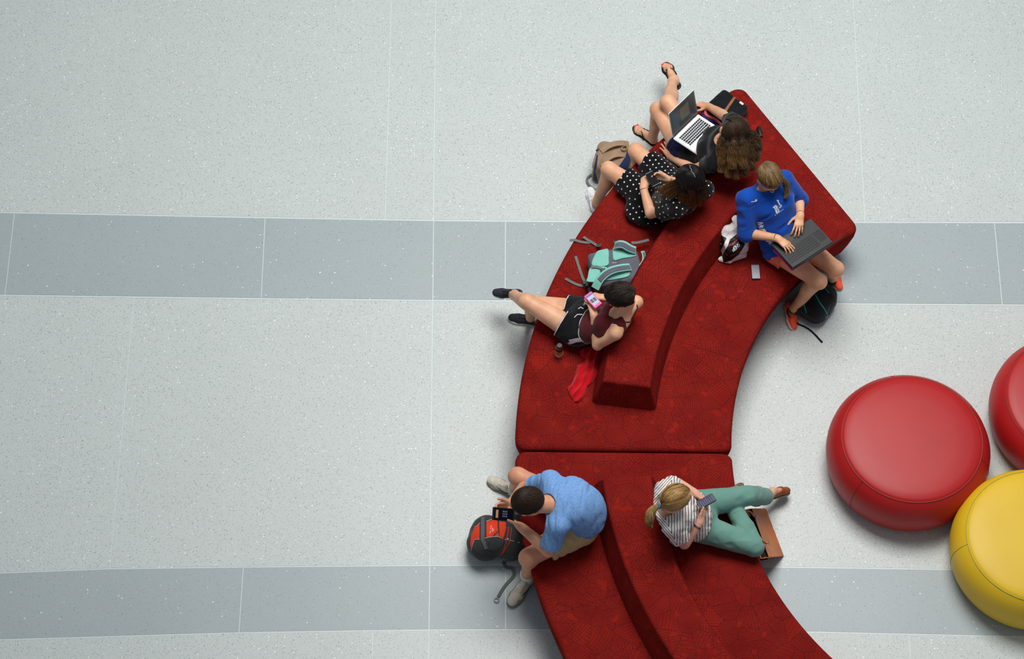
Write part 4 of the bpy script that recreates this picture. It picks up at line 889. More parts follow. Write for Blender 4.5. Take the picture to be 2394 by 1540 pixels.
o, c, a, b = cuff('wristwatch', blonde, s6['wr'], s6['er'], .0275, .014, STEEL, fr=.025, th=.003)
ph6 = [U(1630, 1171, .86), U(1665.5, 1153.6, .86)]; c6 = U(1651, 1171.5, .88)
def deco(t, f, Rm): flat_print('screen_text', M('muted_screen_text', (92, 96, 122), .4), t, f, [(-.026, .045-.014*i, .02-.006*(i % 3), .048-.014*i) for i in range(7)])
phone('smartphone', 'dark phone held by the blonde woman over her lap', c6, U(1667, 1163, .86)-U(1633, 1179, .86)+A3(0, 0, .02), (-.35, -.1, .92),   .124, .066, PB, M('slate_screen', (66, 70, 96), .3, .1, var=.03), deco=deco)
# ================= the young woman in the dark red tank top
s4 = dict(hl=U(1347, 774, .53), hr=U(1356, 729, .53), kl=U(1232, 705, .605), kr=U(1238, 708, .475), al=U(1200, 690, .335), ar=U(1240, 742, .11),
    hel=U(1221, 688, .265), tl=U(1150, 683, .265), her=U(1262, 757, 0), tr=U(1187, 744, 0), ful=(.05, -.5, .86),
    wst=U(1391, 760, .665), chs=U(1432, 755, .765), nk=U(1463, 740, .88), sl=U(1440, 779, .85), sr=U(1488, 706, .86),
    el=U(1397, 806, .675), er=U(1444, 706, .69), wl=U(1389, 738, .80), wr=U(1415, 697, .80), hd=U(1452, 696, 1.03), face=(-.72, .1, -.62), fs=.60, brow=M('dark_eyebrow', (36, 26, 22), .8))
s4['hand_l'] = dict(d=U(1384, 714, .82)-s4['wl'], n=A3(.5, -.45, .5), curl=(.5, .6, .7, .7), thumb=(.35, .9, .2), tb=.1)
s4['hand_r'] = dict(d=U(1397, 690, .81)-s4['wr'], n=A3(-.1, .6, .65), curl=(.6, .6, .7, .7), thumb=(.5, .8, -.1), tb=.3)
tank = build_person(s4, SK_O, 'dark-haired young woman in a dark red tank top and black sports shorts', (LIPF,))
BLKS = cloth('black_sports_cloth', (17, 18, 22), 300, .3); WHT = cloth('white_piping', (232, 230, 232), 300, .2, .03)
def g(G):
    R = tank; G.wr = wrinkle(.006, 44, 21); torso(G, R, .013, .03, 'pw')
    for sd, f_ in (('l', .30), ('r', .26)):
        H_, K_ = (R.hl, R.kl) if sd == 'l' else (R.hr, R.kr); G.u(cone(H_, H_+(K_-H_)*f_, .108, .104, 'b'), .02)
    G.wr = None; G.cut(R.wst-R.sp*.03, R.sp); G.cut(A3(0, 0, .434), A3(0, 0, -1))
sh4 = garment('shorts', tank, g, BLKS)
bv = bvh_of(sh4)
def ring_at(c, n, rad, mat, parent, name, r=.0034, zmin=.437):
    n = unit(n); a = unit(np.cross(n, A3(0, 0, 1))); b = np.cross(n, a); P = [c+(a*math.cos(t_)+b*math.sin(t_))*rad for t_ in np.linspace(0, 2*math.pi, 48, endpoint=False)]
    for p in P: p[2] = max(p[2], zmin)
    m = MB(); m.tube(P, r, 6, closed=True); return m.make(name, mat, parent)
def ring_on(obj, c, n, rad, mat, parent, name, r=.0032, squash=.65, lim=None, rays=44):
    n = unit(n); a = unit(np.cross(n, A3(0, 0, 1))); b = np.cross(n, a); bv = bvh_of(obj); P = []
    for t_ in np.linspace(0, 2*math.pi, rays, endpoint=False):
        d = a*math.cos(t_)+b*math.sin(t_); h = bv.ray_cast(Vector(c+d*.3), Vector(-d), .3); P.append(np.array(h[0]) if h[0] is not None else c+d*rad)
    m = MB(); m.tube(P, r, 6, closed=True); return m.make(name, mat, parent)
for H_, K_, f_ in ((tank.hl, tank.kl, .292), (tank.hr, tank.kr, .252)): ring_at(H_+(K_-H_)*f_, K_-H_, .1035, WHT, sh4, 'hem_piping', .0036)
ring_on(sh4, tank.wst-tank.sp*.036, tank.sp, .12, WHT, sh4, 'waist_piping', .003)
print_strokes('drawstring', bv, [[(1364, 722), (1358, 718), (1352, 722)], [(1362, 735), (1350, 735), (1343, 742)]], .006, WHT, sh4, .004, each=True)
print_strokes('side_panel', bv, [[(1329, 803), (1345, 798), (1366, 795)], [(1331, 797), (1345, 794), (1366, 790)]], .018, WHT, sh4, .002, each=True)
WINE = cloth('dark_wine_jersey', (84, 22, 28), 320, .25, .05)
def g(G):
    R = tank; G.wr = wrinkle(.004, 40, 22); torso(G, R, .009, .03, 'wc')
    G.u(etube(R.chs, R.nk-R.su*.04, .128, .095, .085, .07, R.rs), .03, .006)
    for sg in (-1, 1): G.u(ell(R.chs+R.su*.02+R.rs*sg*.068+R.fc*.075, (.060, .060, .060)), .03)
    G.wr = None; G.cut(R.wst-R.sp*.04, -R.sp, k=.006)
    for S_ in (R.sl, R.sr): G.u(ell(S_+(S_-R.sm)*.12+R.su*.03, (.066, .066, .085)), .006, op='s')
    sp_ = [onto(BVT, *q_) for q_ in ((1418, 740), (1426, 745), (1437, 751), (1449, 758), (1462, 768), (1476, 782))]; sp_ = [h[0]-h[1]*.013 for h in sp_ if h]
    c = R.nk-R.su*.03; G.u(ell(c, (.068, .068, .068)), .008, op='s'); G.u(ell(c-R.fc*.055-R.su*.01, (.07, .07, .075)), .02, op='s'); G.u(ell(c+R.fc*.07, (.06, .06, .06)), .01, op='s')
    for i in range(len(sp_)-1): G.u(cone(sp_[i], sp_[i+1], .021, .021), .006)
BVT = bvh_of(tank.body)
tk = garment('tank_top', tank, g, WINE)
tk.data.materials[0] = WINE
bvb = bvh_of(tank.body)
print_strokes('bra_strap', bvb, [[(1489, 712), (1491, 724), (1486, 742), (1479, 752), (1462, 753), (1446, 749)]], .008, M('black_strap', (16, 15, 18), .7), tank.root, .004)
CHAR = M('charcoal_knit', (44, 50, 56), .8, .3, bscale=300, bst=.4); WSOLE = M('white_foam_sole', (206, 198, 190), .7); BLKL = M('black_laces', (16, 16, 18), .8)
for h_, t_, a_, up in ((tank.hel, tank.tl, tank.al, s4['ful']), (tank.her, tank.tr, tank.ar, (0, 0, 1))): shoe(tank, h_, t_, a_, CHAR, WSOLE, BLKL, up=up, col=.072)
HDK = hair_mat('dark_curly_hair', (34, 27, 24), (48, 36, 28), (72, 58, 48), rough=.5)
pulled_hair(tank, HDK, A3(0, -.9, .0), None, n=4600, seed=8, wave=.0018, E=A3(.084, .108, .102))
PINK = M('pink_rubber_case', (226, 64, 152), .4, .4, var=.04)
def deco(t, f, Rm):
    flat_print('screen_header', M('blue_header', (40, 70, 160), .4), t, f, [(-.026, .036, .026, .05)]); flat_print('screen_pictures', M('dark_picture_tiles', (30, 26, 34), .4), t, f, [(-.022, -.018, -.002, .012), (.002, -.018, .022, .012)])
phone('smartphone', 'phone in a bright pink case held by the woman in the red tank top', U(1386.5, 701.5, .865), U(1374, 687, .875)-U(1399, 714, .865), (.1, -.15, 1), .122, .068, PINK, M('pale_blue_screen', (150, 166, 196), .2, .3, var=.04), .013, .008, deco)
# ================= the woman in the blue sweatshirt
s3 = dict(hl=U(1858, 560, .53), hr=U(1815, 584, .53), kl=U(1954, 628, .50), kr=U(1914, 657, .50), al=U(1946, 650, .10), ar=U(1857, 719, .095),
    hel=U(1938, 626, 0), tl=U(1965, 681, 0), her=U(1837, 711, .005), tr=U(1853, 774, 0), fur=(.55, .05, .83),
    wst=U(1822, 520, .69), chs=U(1803, 476, .82), nk=U(1787, 439, .955), sl=U(1831, 421, .92), sr=U(1745, 465, .92),
    el=U(1868, 466, .70), er=U(1746, 545, .70), wl=U(1871, 502, .81), wr=U(1817, 556, .775), hd=U(1797, 416, 1.10), face=(.42, -.66, -.62), brow=M('brown_eyebrow', (84, 60, 40), .8))
s3['hand_l'] = dict(d=U(1868, 524, .795)-s3['wl'], n=A3(.15, .25, 1), curl=(.35, .3, .3, .35), thumb=(.8, .6, -.25), spread=1.3)
s3['hand_r'] = dict(d=U(1838, 572, .765)-s3['wr'], n=A3(0, .25, 1), curl=(.25, .3, .35, .4), thumb=(.6, .75, -.3), spread=1.2)
blue = build_person(s3, SK_T, 'woman in a royal blue sweatshirt typing on a black laptop', (LIPF,))
ROY = cloth('royal_blue_fleece', (18, 74, 172), 260, .35, .06)
def g(G):
    R = blue; G.wr = wrinkle(.009, 38, 31); torso(G, R, .018, .04); G.u(etube(R.chs, R.pel+R.sp*.03, .15, .105, .165, .115, R.rp), .05)
    for S_, E_, W_ in ((R.sl, R.el, R.wl), (R.sr, R.er, R.wr)): G.u(cone(S_, E_, .072, .064), .03); G.u(cone(E_, E_+(W_-E_)*.18, .062, .054, 'b'), .02)
    G.wr = None; G.cut(R.pel+R.sp*-.03+R.fc*.0, -R.sp, k=.01); G.cut(A3(0, 0, .436), A3(0, 0, -1)); G.u(cone(R.nk-R.su*.005+R.fc*.01, R.nk+R.su*.12+R.fc*.03, .052, .08), .006, op='s')
sw = garment('sweatshirt', blue, g, ROY); bv = bvh_of(sw); WPR = M('white_print', (226, 226, 232), .7, var=.02)
def g(G):
    R = blue; G.wr = wrinkle(.004, 60, 32); torso(G, R, .004, .03, 'p')
    for H_, K_ in ((R.hl, R.kl), (R.hr, R.kr)): G.u(cone(H_, H_+(K_-H_)*.24, .100, .102, 'b'), .02)
    G.wr = None; G.cut(A3(0, 0, .434), A3(0, 0, -1)); G.cut(R.pel+R.sp*.01, R.sp)
so = garment('shorts', blue, g, M('coral_floral_print', (244, 120, 96), .8, .2, var=.3, vscale=22)); ring_at(blue.hr+(blue.kr-blue.hr)*.235, blue.kr-blue.hr, .101, M('orange_trim', (250, 150, 90), .7), so, 'hem_trim', .003)
Z = lambda o, s: (lambda x, y: (o[0]+x*s, o[1]+y*s))
z = Z((1720, 440), .0974)
print_strokes('chest_mark', bv, [([z(370, 325), z(430, 318), z(470, 308)], .004), ([z(460, 312), z(500, 300), z(508, 285), z(480, 270)], .008)], .005, WPR, sw)
print_strokes('chest_letters', bv, [[z(985, 285), z(1010, 300), z(1035, 290)], [z(1000, 290), z(1080, 435)], [z(1015, 425), z(1045, 470), z(1100, 430), z(1095, 395)], [z(895, 465), z(965, 410)], [z(925, 445), z(985, 600)], [z(965, 410), z(1040, 555)], [z(968, 425), z(990, 595)], [z(970, 605), z(1045, 550)]], .0085, WPR, sw, each=True, seg=True)
print_strokes('chest_lettering_line', bv, [([z(940, 650), z(960, 635)], .006), ([z(985, 620), z(1150, 500)], .0022)], .003, WPR, sw)
print_strokes('side_letters', bv, [[z(515, 825), z(650, 830), z(535, 875), z(665, 885), z(560, 930), z(660, 925)], [z(560, 970), z(600, 990), z(560, 965)], [z(600, 985), z(690, 990), z(720, 1030), z(650, 1010)], [z(730, 1270), z(850, 1285)], [z(790, 1325), z(860, 1310), z(920, 1330)], [z(820, 1365), z(920, 1350)]], .0095, WPR, sw, each=True)
HBR = hair_mat('light_brown_hair', (112, 86, 56), (92, 68, 44), (176, 148, 98), .3)
tl = np.array([blue.hd-blue.H[:, 1]*.108+blue.H[:, 2]*.01, U(1829, 418, 1.09), U(1838, 434, 1.03), U(1840, 450, .99), U(1836, 464, .965)])
pulled_hair(blue, HBR, A3(.15, -.95, .1), tl, (.012, .018, .022, .018, .007), n=5000, seed=9, tn=500)
COR = M('coral_running_mesh', (255, 92, 62), .7, .3, bscale=260, bst=.4); COS = M('pale_pink_sole', (232, 190, 178), .7); CORL = M('coral_laces', (255, 104, 72), .7); BLM = M('black_side_mark', (18, 18, 22), .6)
shoe(blue, blue.her, blue.tr, blue.ar, COR, COS, CORL, up=(.55, .05, .83), col=.075, midm=BLM); shoe(blue, blue.hel, blue.tl, blue.al, COR, COS, CORL, col=.075, midm=BLM)
GSK = M('green_sock_trim', (120, 200, 60), .8); DSK = M('dark_sock', (40, 44, 40), .9)
for K_, A_ in ((blue.kl, blue.al), (blue.kr, blue.ar)): sock(blue, A_-A3(0, 0, .05), A_-A3(0, 0, .022), .0345, DSK); cuff('sock_trim', blue, A_-A3(0, 0, .022), K_, .0345, .005, GSK, fr=.0)
for W_, E_, nm in ((s3['wl'], s3['el'], 'hair_tie_bracelet'), (s3['wr'], s3['er'], 'hair_tie_bracelet')): cuff(nm, blue, W_, E_, .0255, .005, BLKC, fr=.012, th=.003)
# ================= the woman with long wavy brown hair and the silver laptop
s1 = dict(hl=U(1606, 364, .525), hr=U(1638, 333, .53), kl=U(1538, 257, .475), kr=U(1562, 240, .60), al=U(1527, 316, .095), ar=U(1572, 189, .35),
    hel=U(1533, 338, 0), tl=U(1481, 297, 0), her=U(1584, 205, .30), tr=U(1555, 146, .28), bare=True, fur=(-.15, -.35, 1),
    wst=U(1652, 355, .635), chs=U(1675, 344, .785), nk=U(1692, 329, .95), sl=U(1668, 380, .92), sr=U(1716, 287, .92),
    el=U(1622, 396, .66), er=U(1689, 268, .72), wl=U(1568, 368, .498), wr=U(1657, 249, .59), hd=U(1712, 309, 1.105), face=(-.93, -.26, -.02), brow=BROW)
s1['hand_l'] = dict(d=U(1556, 344, .482)-s1['wl'], n=A3(-.1, .3, 1), curl=(.12, .08, .1, .15), thumb=(.6, .75, -.2), spread=1.3)
s1['hand_r'] = dict(d=U(1640, 243, .57)-s1['wr'], n=A3(.1, .3, 1), curl=(.7, .8, .9, 1.), thumb=(.5, .7, -.5))
def toes(R, k):
    out = []
    for sd in 'lr':
        h_, t_ = (R.hel, R.tl) if sd == 'l' else (R.her, R.tr); f = unit(t_-h_); up = np.asarray(getattr(R, 'fu'+sd, (0, 0, 1)), float); up = unit(up-f*np.dot(up, f)); r = np.cross(f, up); L = np.linalg.norm(t_-h_); sg = -1 if sd == 'l' else 1
        for b, ln, rr in ((-.024, .93, .0105), (-.008, .96, .0075), (.005, .92, .007), (.0165, .87, .0068), (.027, .81, .0065)): out.append((h_+f*ln*L+r*b*sg*1.12*-1*-1+up*.021, rr, k))
    return out
s1['nails'] = lambda R: toes(R, 2)
wavy = build_person(s1, SK_O, 'woman with long wavy brown hair, black top and strappy sandals, laptop on her lap', (LIPF, NAILR))
BLKT = cloth('black_jersey', (16, 17, 20), 280, .3)
def g(G):
    R = wavy; G.wr = wrinkle(.006, 42, 41); torso(G, R, .016, .035)
    for S_, E_ in ((R.sl, R.el), (R.sr, R.er)): G.u(cone(S_, S_+(E_-S_)*.36, .062, .062, 'b'), .03)
    G.wr = None; G.cut(R.pel+R.sp*.04, -R.sp); G.u(cone(R.nk+R.fc*.015, R.nk+R.su*.12+R.fc*.05, .058, .09), .006, op='s')
garment('black_top', wavy, g, BLKT)
def g(G):
    R = wavy; G.wr = wrinkle(.005, 50, 42); torso(G, R, .006, .03, 'p')
    for H_, K_ in ((R.hl, R.kl), (R.hr, R.kr)): G.u(cone(H_, H_+(K_-H_)*.30, .104, .098, 'b'), .02)
    G.wr = None; G.cut(A3(0, 0, .434), A3(0, 0, -1)); G.cut(R.wst-R.sp*.02, R.sp)
so = garment('shorts', wavy, g, M('navy_floral_print', (36, 34, 74), .8, .2, var=.9, vscale=70))
LACE = M('cream_crochet_lace', (206, 192, 172), .9, bscale=160, bst=1., bd=.004)
for H_, K_ in ((wavy.hl, wavy.kl), (wavy.hr, wavy.kr)): ring_at(H_+(K_-H_)*.30, K_-H_, .097, LACE, so, 'lace_hem', .009)
HWV = hair_mat('wavy_brown_hair', (50, 35, 24), (140, 102, 58), (104, 74, 44), .42)
gd = []
cr0 = wavy.hd+wavy.H@A3(0, -.02, .12)
for ex, ey, ez, mx, my, mz in ((1684, 372, .97, 1690, 330, 1.10), (1686, 402, .93, 1698, 345, 1.08), (1702, 414, .90, 1712, 352, 1.07), (1722, 417, .89, 1726, 355, 1.06), (1742, 411, .89, 1740, 352, 1.06), (1760, 398, .90, 1752, 345, 1.06), (1773, 376, .92, 1760, 333, 1.07), (1777, 352, .94, 1762, 318, 1.09), (1738, 395, 1.0, 1738, 340, 1.12), (1712, 395, 1.0, 1716, 342, 1.12)):
    a_, b_, c_ = U(mx, my, mz), U((mx+ex)/2+random.uniform(-3, 3), (my+ey)/2, (mz+ez)/2), U(ex, ey, ez); gd.append([wavy.hd+(a_-wavy.hd)*.8+A3(0, 0, .03), a_, b_, c_])
long_hair(wavy, HWV, gd, n=560, seed=5, wave=.0075, freq=17, rl=.038, clumps=14, jit=.13, a0=1.34, fy=.0, E=A3(.083, .099, .097))
cuff('chain_bracelet', wavy, s1['wl'], s1['el'], .0265, .004, STEEL, fr=.03)
m = MB(); p_ = wavy.wl+unit(s1['hand_l']['d'])*.095; 
SNB = M('black_sandal_leather', (26, 22, 20), .5, .4)
for sd in 'lr':
    h_, t_ = (wavy.hel, wavy.tl) if sd == 'l' else (wavy.her, wavy.tr); up = np.asarray(getattr(wavy, 'fu'+sd, (0, 0, 1)), float); f = unit(t_-h_); up = unit(up-f*np.dot(up, f)); r_ = np.cross(f, up); L = np.linalg.norm(t_-h_); sg = -1 if sd == 'l' else 1
    q = lambda a, b, c: h_+f*a*L+r_*b+up*c
    P0 = np.array([h_, t_]); G = Grid(P0.min(0)-.08, P0.max(0)+.08, .0035); G.u(cone(q(.08, 0, -.008), q(.55, 0, -.008), .036, .033), .02); G.u(cone(q(.55, 0, -.008), q(.76, -.002*sg, -.008), .036, .046), .02); G.u(cone(q(.76, -.003*sg, -.008), q(.9, -.006*sg, -.008), .046, .034), .02)
    G.cut(q(0, 0, .001), up); G.cut(q(0, 0, -.012), -up); P, Q = G.mesh(1); so_ = link('sandal', mesh('sandal', P, Q), SNB, wavy.root)
    m = MB()
    for b0, b1 in ((-.043, .0), (.043, .0)): m.strap(cr([q(.40, b0*.85, .010), q(.47, b0*.75, .040), q(.58, b0*.35, .052), q(.66, -.012*sg, .044)], 5), .010, .003, up)
    m.strap(cr([q(.64, -.012*sg, .047), q(.72, -.015*sg, .036), q(.80, -.016*sg, .012)], 4), .008, .003, up)
    for k in range(6):
        an = k*math.pi/3; cc = q(.585, -.004*sg, .052)+(f*math.cos(an)+r_*math.sin(an))*.013; m.tube([cc+(f*math.cos(x)+r_*math.sin(x))*.0085-up*.35*abs(np.dot(cc-q(.585, 0, .052), r_)) for x in np.linspace(0, 2*math.pi, 13)[:-1]], .0022, 5, closed=True)
    m.make('t_strap', SNB, so_)
# ================= the woman in the polka-dot dress
s2 = dict(hl=U(1530, 470, .53), hr=U(1573, 432, .53), kl=U(1424, 396, .505), kr=U(1487, 353, .505), al=U(1395, 474, .10), ar=U(1494, 407, .10),
    hel=U(1393, 498, 0), tl=U(1378, 440, 0), her=U(1502, 425, 0), tr=U(1478, 372, 0),
    wst=U(1568, 463, .68), chs=U(1592, 464, .80), nk=U(1613, 453, .925), sl=U(1582, 486, .89), sr=U(1646, 443, .89),
    el=U(1521, 499, .66), er=U(1616, 432, .66), wl=U(1504, 439, .72), wr=U(1565, 421, .72), hd=U(1616, 424, 1.07), face=(-.55, .48, -.62), fs=.56, brow=M('black_eyebrow', (24, 18, 16), .8))
s2['hand_l'] = dict(d=U(1507, 418, .735)-s2['wl'], n=A3(-.45, .1, .8), curl=(.9, .95, 1., 1.), thumb=(.6, .7, -.2))
s2['hand_r'] = dict(d=U(1540, 410, .75)-s2['wr'], n=A3(-.1, .85, -.1), curl=(.5, .5, .6, .7), thumb=(.3, .95, .1), tb=.2)
s2['nails'] = lambda R: [(R.tips['r']['thumb']+A3(0, -.002, .005), .0085, 2), (R.tips['l']['index'], .006, 2)]
dots = build_person(s2, SK_O, 'black-haired woman in a black dress with white polka dots', (LIPF, NAILB))
BLKD = cloth('black_crepe', (14, 14, 17), 280, .35)
def g(G):
    R = dots; G.wr = wrinkle(.008, 36, 51); torso(G, R, .016, .04)
    for S_, E_ in ((R.sl, R.el), (R.sr, R.er)): G.u(cone(S_, S_+(E_-S_)*.55, .066, .070, 'b'), .03)
    for H_, K_ in ((R.hl, R.kl), (R.hr, R.kr)): G.u(cone(H_, H_+(K_-H_)*.68, .120, .100, 'b'), .035)
    G.u(ell((R.hl+R.pel)/2+A3(-.06, -.09, -.04), (.19, .13, .06)), .05)
    G.wr = None; G.cut(A3(0, 0, .434), A3(0, 0, -1)); G.u(cone(R.nk, R.nk+R.su*.12+R.fc*.04, .062, .09), .006, op='s')
dr = garment('dress', dots, g, BLKD); spots('polka_dots', dr, .0425, .0062, M('white_dot_print', (232, 230, 226), .8, var=.02), dr, 3)['kind'] = 'stuff'
HBK = hair_mat('black_ombre_hair', (17, 14, 13), (150, 96, 44), (34, 28, 26), .52, .32)
gd = []
for ex, ey, ez, mx, my, mz in ((1545, 452, .98, 1588, 432, 1.10), (1540, 447, .99, 1586, 426, 1.11), (1560, 462, .96, 1590, 440, 1.08), (1592, 476, .93, 1598, 445, 1.06), (1606, 482, .91, 1608, 450, 1.05), (1622, 483, .90, 1620, 452, 1.04), (1636, 480, .90, 1632, 450, 1.04), (1646, 470, .92, 1640, 442, 1.05), (1648, 455, .95, 1643, 430, 1.07), (1615, 468, .98, 1618, 440, 1.10)):
    a_, b_, c_ = U(mx, my, mz), U((mx+ex)/2, (my+ey)/2, (mz+ez)/2), U(ex, ey, ez); gd.append([dots.hd+(a_-dots.hd)*.8+A3(0, 0, .03), a_, b_, c_])
hb = long_hair(dots, HBK, gd, n=600, seed=6, wave=.0015, freq=6, rl=.029, clumps=14)
bvh2 = bvh_of(hb); PART = M('pale_scalp', (176, 166, 160), .7)
print_strokes('parting', bvh2, [[(1611, 384), (1614, 388), (1613, 392), (1617, 396), (1616, 400), (1620, 404), (1623, 409), (1625, 414)]], .0025, PART, hb, .002, 2.)
o, c, a, b = cuff('wristwatch', dots, s2['wr'], s2['er'], .0262, .011, BRN, fr=.004, th=.003)
m = MB(); up = unit(A3(-.2, -.3, .9)); up = unit(up-unit(s2['er']-s2['wr'])*np.dot(up, unit(s2['er']-s2['wr']))); m.lathe([(.0001, 0), (.012, 0), (.012, .004), (.0001, .005)], c+up*.028, 16, R=np.stack([a, np.cross(up, a), up], 1)); m.make('watch_face', M('gold_rim', (196, 150, 70), .35, .5, .8), o)
cuff('hair_tie_bracelet', dots, s2['wl'], s2['el'], .0262, .005, BLKC, fr=.012, th=.003)
WHS = M('white_leather', (236, 238, 240), .5, .4, var=.03)
for h_, t_, a_ in ((dots.hel, dots.tl, dots.al), (dots.her, dots.tr, dots.ar)): shoe(dots, h_, t_, a_, WHS, WHS, M('white_laces', (240, 240, 240), .7), col=.07)
phone('smartphone', 'dark phone in a clear case held by the woman in the polka-dot dress', U(1525.5, 418, .785), U(1514, 402, .795)-U(1532, 433, .785), (-.2, -.1, 1), .124, .062, PB, SCR)
# ================= laptops
SILV = M('brushed_aluminium', (238, 240, 242), .42, .5, .08, var=.02); KEYB = M('black_key_caps', (26, 28, 40), .5); LBLK = M('black_laptop_plastic', (38, 40, 42), .45, .4, bscale=500, bst=.1); GREYB = M('grey_lid_bezel', (96, 94, 88), .45)
def laptop(name, label, A, B, C, Wd, Dp, T0, Lh, body, keymat, bezel, disp, rows, th=.018, bev=.012, kb=(.13, .62), pad=(.36, .26), palm=None, numpad=False, kx=(.09, .91), extra=None):
    """A hinge end, B other hinge end, C front corner below A; T0 a point of the lid above A"""
    x = unit(B-A); y = unit((C-A)-x*np.dot(C-A, x)); z = np.cross(x, y); z = z if z[2] > 0 else -z; c = (A+B)/2-x*0; O = c-x*Wd/2; Rm = np.stack([x, y, z], 1)
    t = thing(name, label, 'laptop', tuple(c+y*Dp/2)); f = lambda u, v, w=0: O+x*u*Wd+y*v*Dp+z*w
    m = MB(); m.box(f(.5, .5, -th/2), (Wd/2, Dp/2, th/2), Rm, .006); o = m.make('base', body, t)
    k = MB(); u0, u1 = kx; nr = len(rows)
    for j, n in enumerate(rows):
        v = kb[0]+(kb[1]-kb[0])*(j+.5)/nr; hgt = (kb[1]-kb[0])*Dp/nr*(.36 if (j or not numpad) else .36)
        if isinstance(n, int): n = [1]*n
        tot = sum(n); cur = 0
        for w_ in n: k.box(f(u0+(u1-u0)*(cur+w_/2)/tot, v, .0012), ((u1-u0)*Wd*w_/tot/2-.0016, hgt, .0012), Rm, .0008); cur += w_
    if numpad:
        for j in range(5):
            for i in range(4): k.box(f(.80+.043*(i+.5), kb[0]+(kb[1]-kb[0])*(j+1.5)/nr, .0012), (.0065, (kb[1]-kb[0])*Dp/nr*.36, .0012), Rm, .0008)
    ko = k.make('keys', keymat, t, False); ko['kind'] = 'stuff'
    m = MB(); m.box(f(.5 if not numpad else .42, (pad[0]+.5 if False else .82), .0004), (pad[0]*Wd/2, pad[1]*Dp/2, .0006), Rm, .0004); m.make('trackpad', palm or body, t)
    l = unit((T0-A)-x*np.dot(T0-A, x)); nz = np.cross(x, l); nz = nz if np.dot(nz, y) > 0 else -nz; Rl = np.stack([x, l, nz], 1); g_ = lambda u, v, w=0: O-y*.002+x*u*Wd+l*(v*Lh+.004)+nz*w
    m = MB(); m.box(g_(.5, .5, -.004), (Wd/2, Lh/2, .0035), Rl, .003); lid = m.make('lid', body if name != 'x' else body, t)
    m = MB(); m.box(g_(.5, .51, .0002), (Wd/2-.003, Lh/2-.004, .0008), Rl, .0006); m.make('bezel', bezel, lid)
    m = MB(); m.box(g_(.5, .53, .0014), (Wd/2-.018, Lh/2-.017, .0005), Rl); m.make('display', disp, lid, False)
    m = MB(); m.tube([g_(.08, .0, -.002), g_(.92, .0, -.002)], .0055, 8); m.make('hinge', keymat, t)
    if extra: extra(t, f, g_, Rm, Rl)
    return t
DSP = NT('dim_glossy_display'); _p = DSP.pos
DSP = DSP.fin(DSP.mix(DSP.ramp(DSP.noise(_p, 9, 2)[0], .4, .6), lin((58, 66, 74)), lin((84, 84, 72))), .3, .25)
A_, B_, C_ = U(1572, 324, .75), U(1634, 264, .705), U(1629, 364, .75)
def ex(t, f, g_, Rm, Rl):
    w1 = M('screen_window_beige', (104, 100, 84), .4); w2 = M('screen_window_blue', (70, 84, 96), .4)
    flat_print('screen_window', w1, t, lambda u, v: g_(u, v, .0024), [(.38, .30, .72, .80)]); flat_print('screen_sidebar', w2, t, lambda u, v: g_(u, v, .0024), [(.07, .12, .30, .86)])
laptop('laptop', 'silver laptop with black keys on the lap of the woman with long wavy hair', A_, B_, C_, .318, .222, U(1559, 278, .935), .215, SILV, KEYB, GREYB, DSP,
       [14, [1]*13+[1.5], [1.5]+[1]*13, [1.8]+[1]*11+[1.8], [2.3]+[1]*10+[2.3], [1, 1, 1, 1.3, 5.5, 1.3, 1, 1, 1]], extra=ex, pad=(.34, .24), palm=M('pale_trackpad', (206, 208, 214), .4, .4, .2, var=.01))
A_, B_, C_ = U(1948, 566, .73), U(1854, 627, .73), U(1903, 490, .73)
laptop('laptop', 'black laptop with a number pad on the lap of the woman in the blue sweatshirt', B_, A_, U(1806, 541, .73), .375, .255, B_+(U(1974, 551, .935)-A_), .225, LBLK, M('glossy_black_keys', (30, 31, 34), .4, .4), LBLK, DSP,
       [15, 14, 14, 13, 12, [1, 1, 1, 5, 1, 1, 1, 1]], .026, kb=(.14, .58), kx=(.05, .77), numpad=True, pad=(.26, .24), palm=M('dark_palm_pad', (52, 54, 56), .4))
def slab(name, label, cat, A, B, C, Wd, Dp, th, mat, r=.006):
    x = unit(B-A); y = unit((C-A)-x*np.dot(C-A, x)); z = np.cross(x, y); z = z if z[2] > 0 else -z; c = (A+B)/2+y*Dp/2; t = thing(name, label, cat, tuple(c)); m = MB(); m.box(c, (Wd/2, Dp/2, th/2), np.stack([x, y, z], 1), r); m.make('cover', mat, t); return t
dn = A3(0, 0, -.036); MAG = cloth('magenta_neoprene', (206, 20, 120), 300, .2)
slab('laptop_sleeve', 'magenta laptop sleeve under the black laptop', 'sleeve', U(1853, 627, .73)+dn, U(1946, 566, .73)+dn, U(1801, 543, .73)+dn, .370, .215, .012, MAG, .005)
# ================= soft bags
def soft(name, part, label, cat, c, half, Rm, mat, amp=.006, freq=34, seed=1, r=.06, h=.0045, extra=None, group=None):
    t = thing(name, label, cat, (c[0], c[1], c[2]-half[2]), group); ext = np.abs(Rm)@np.array(half)+.05; G = Grid(c-ext, c+ext, h); G.wr = wrinkle(amp, freq, seed)
    G.u(rbox(c, half, Rm, r), .02); 
    if extra: extra(G)
    G.wr = None; G.cut(A3(0, 0, c[2]-half[2]+.002), A3(0, 0, -1), k=.01); P, Q = G.mesh(1); o = link(part, mesh(part, P, Q), mat, t); return t, o
def yaw(a): c_, s_ = math.cos(a), math.sin(a); return np.array([[c_, -s_, 0], [s_, c_, 0], [0, 0, 1.]])
def zz(ox, oy, s): return lambda pts: [(ox+p[0]*s, oy+p[1]*s) for p in pts]
def webbing(name, pts, wd, mat, parent, th=.0025, N=(0, 0, 1)): m = MB(); m.strap(cr([U(*p) for p in pts], 6), wd, th, N); return m.make(name, mat, parent)
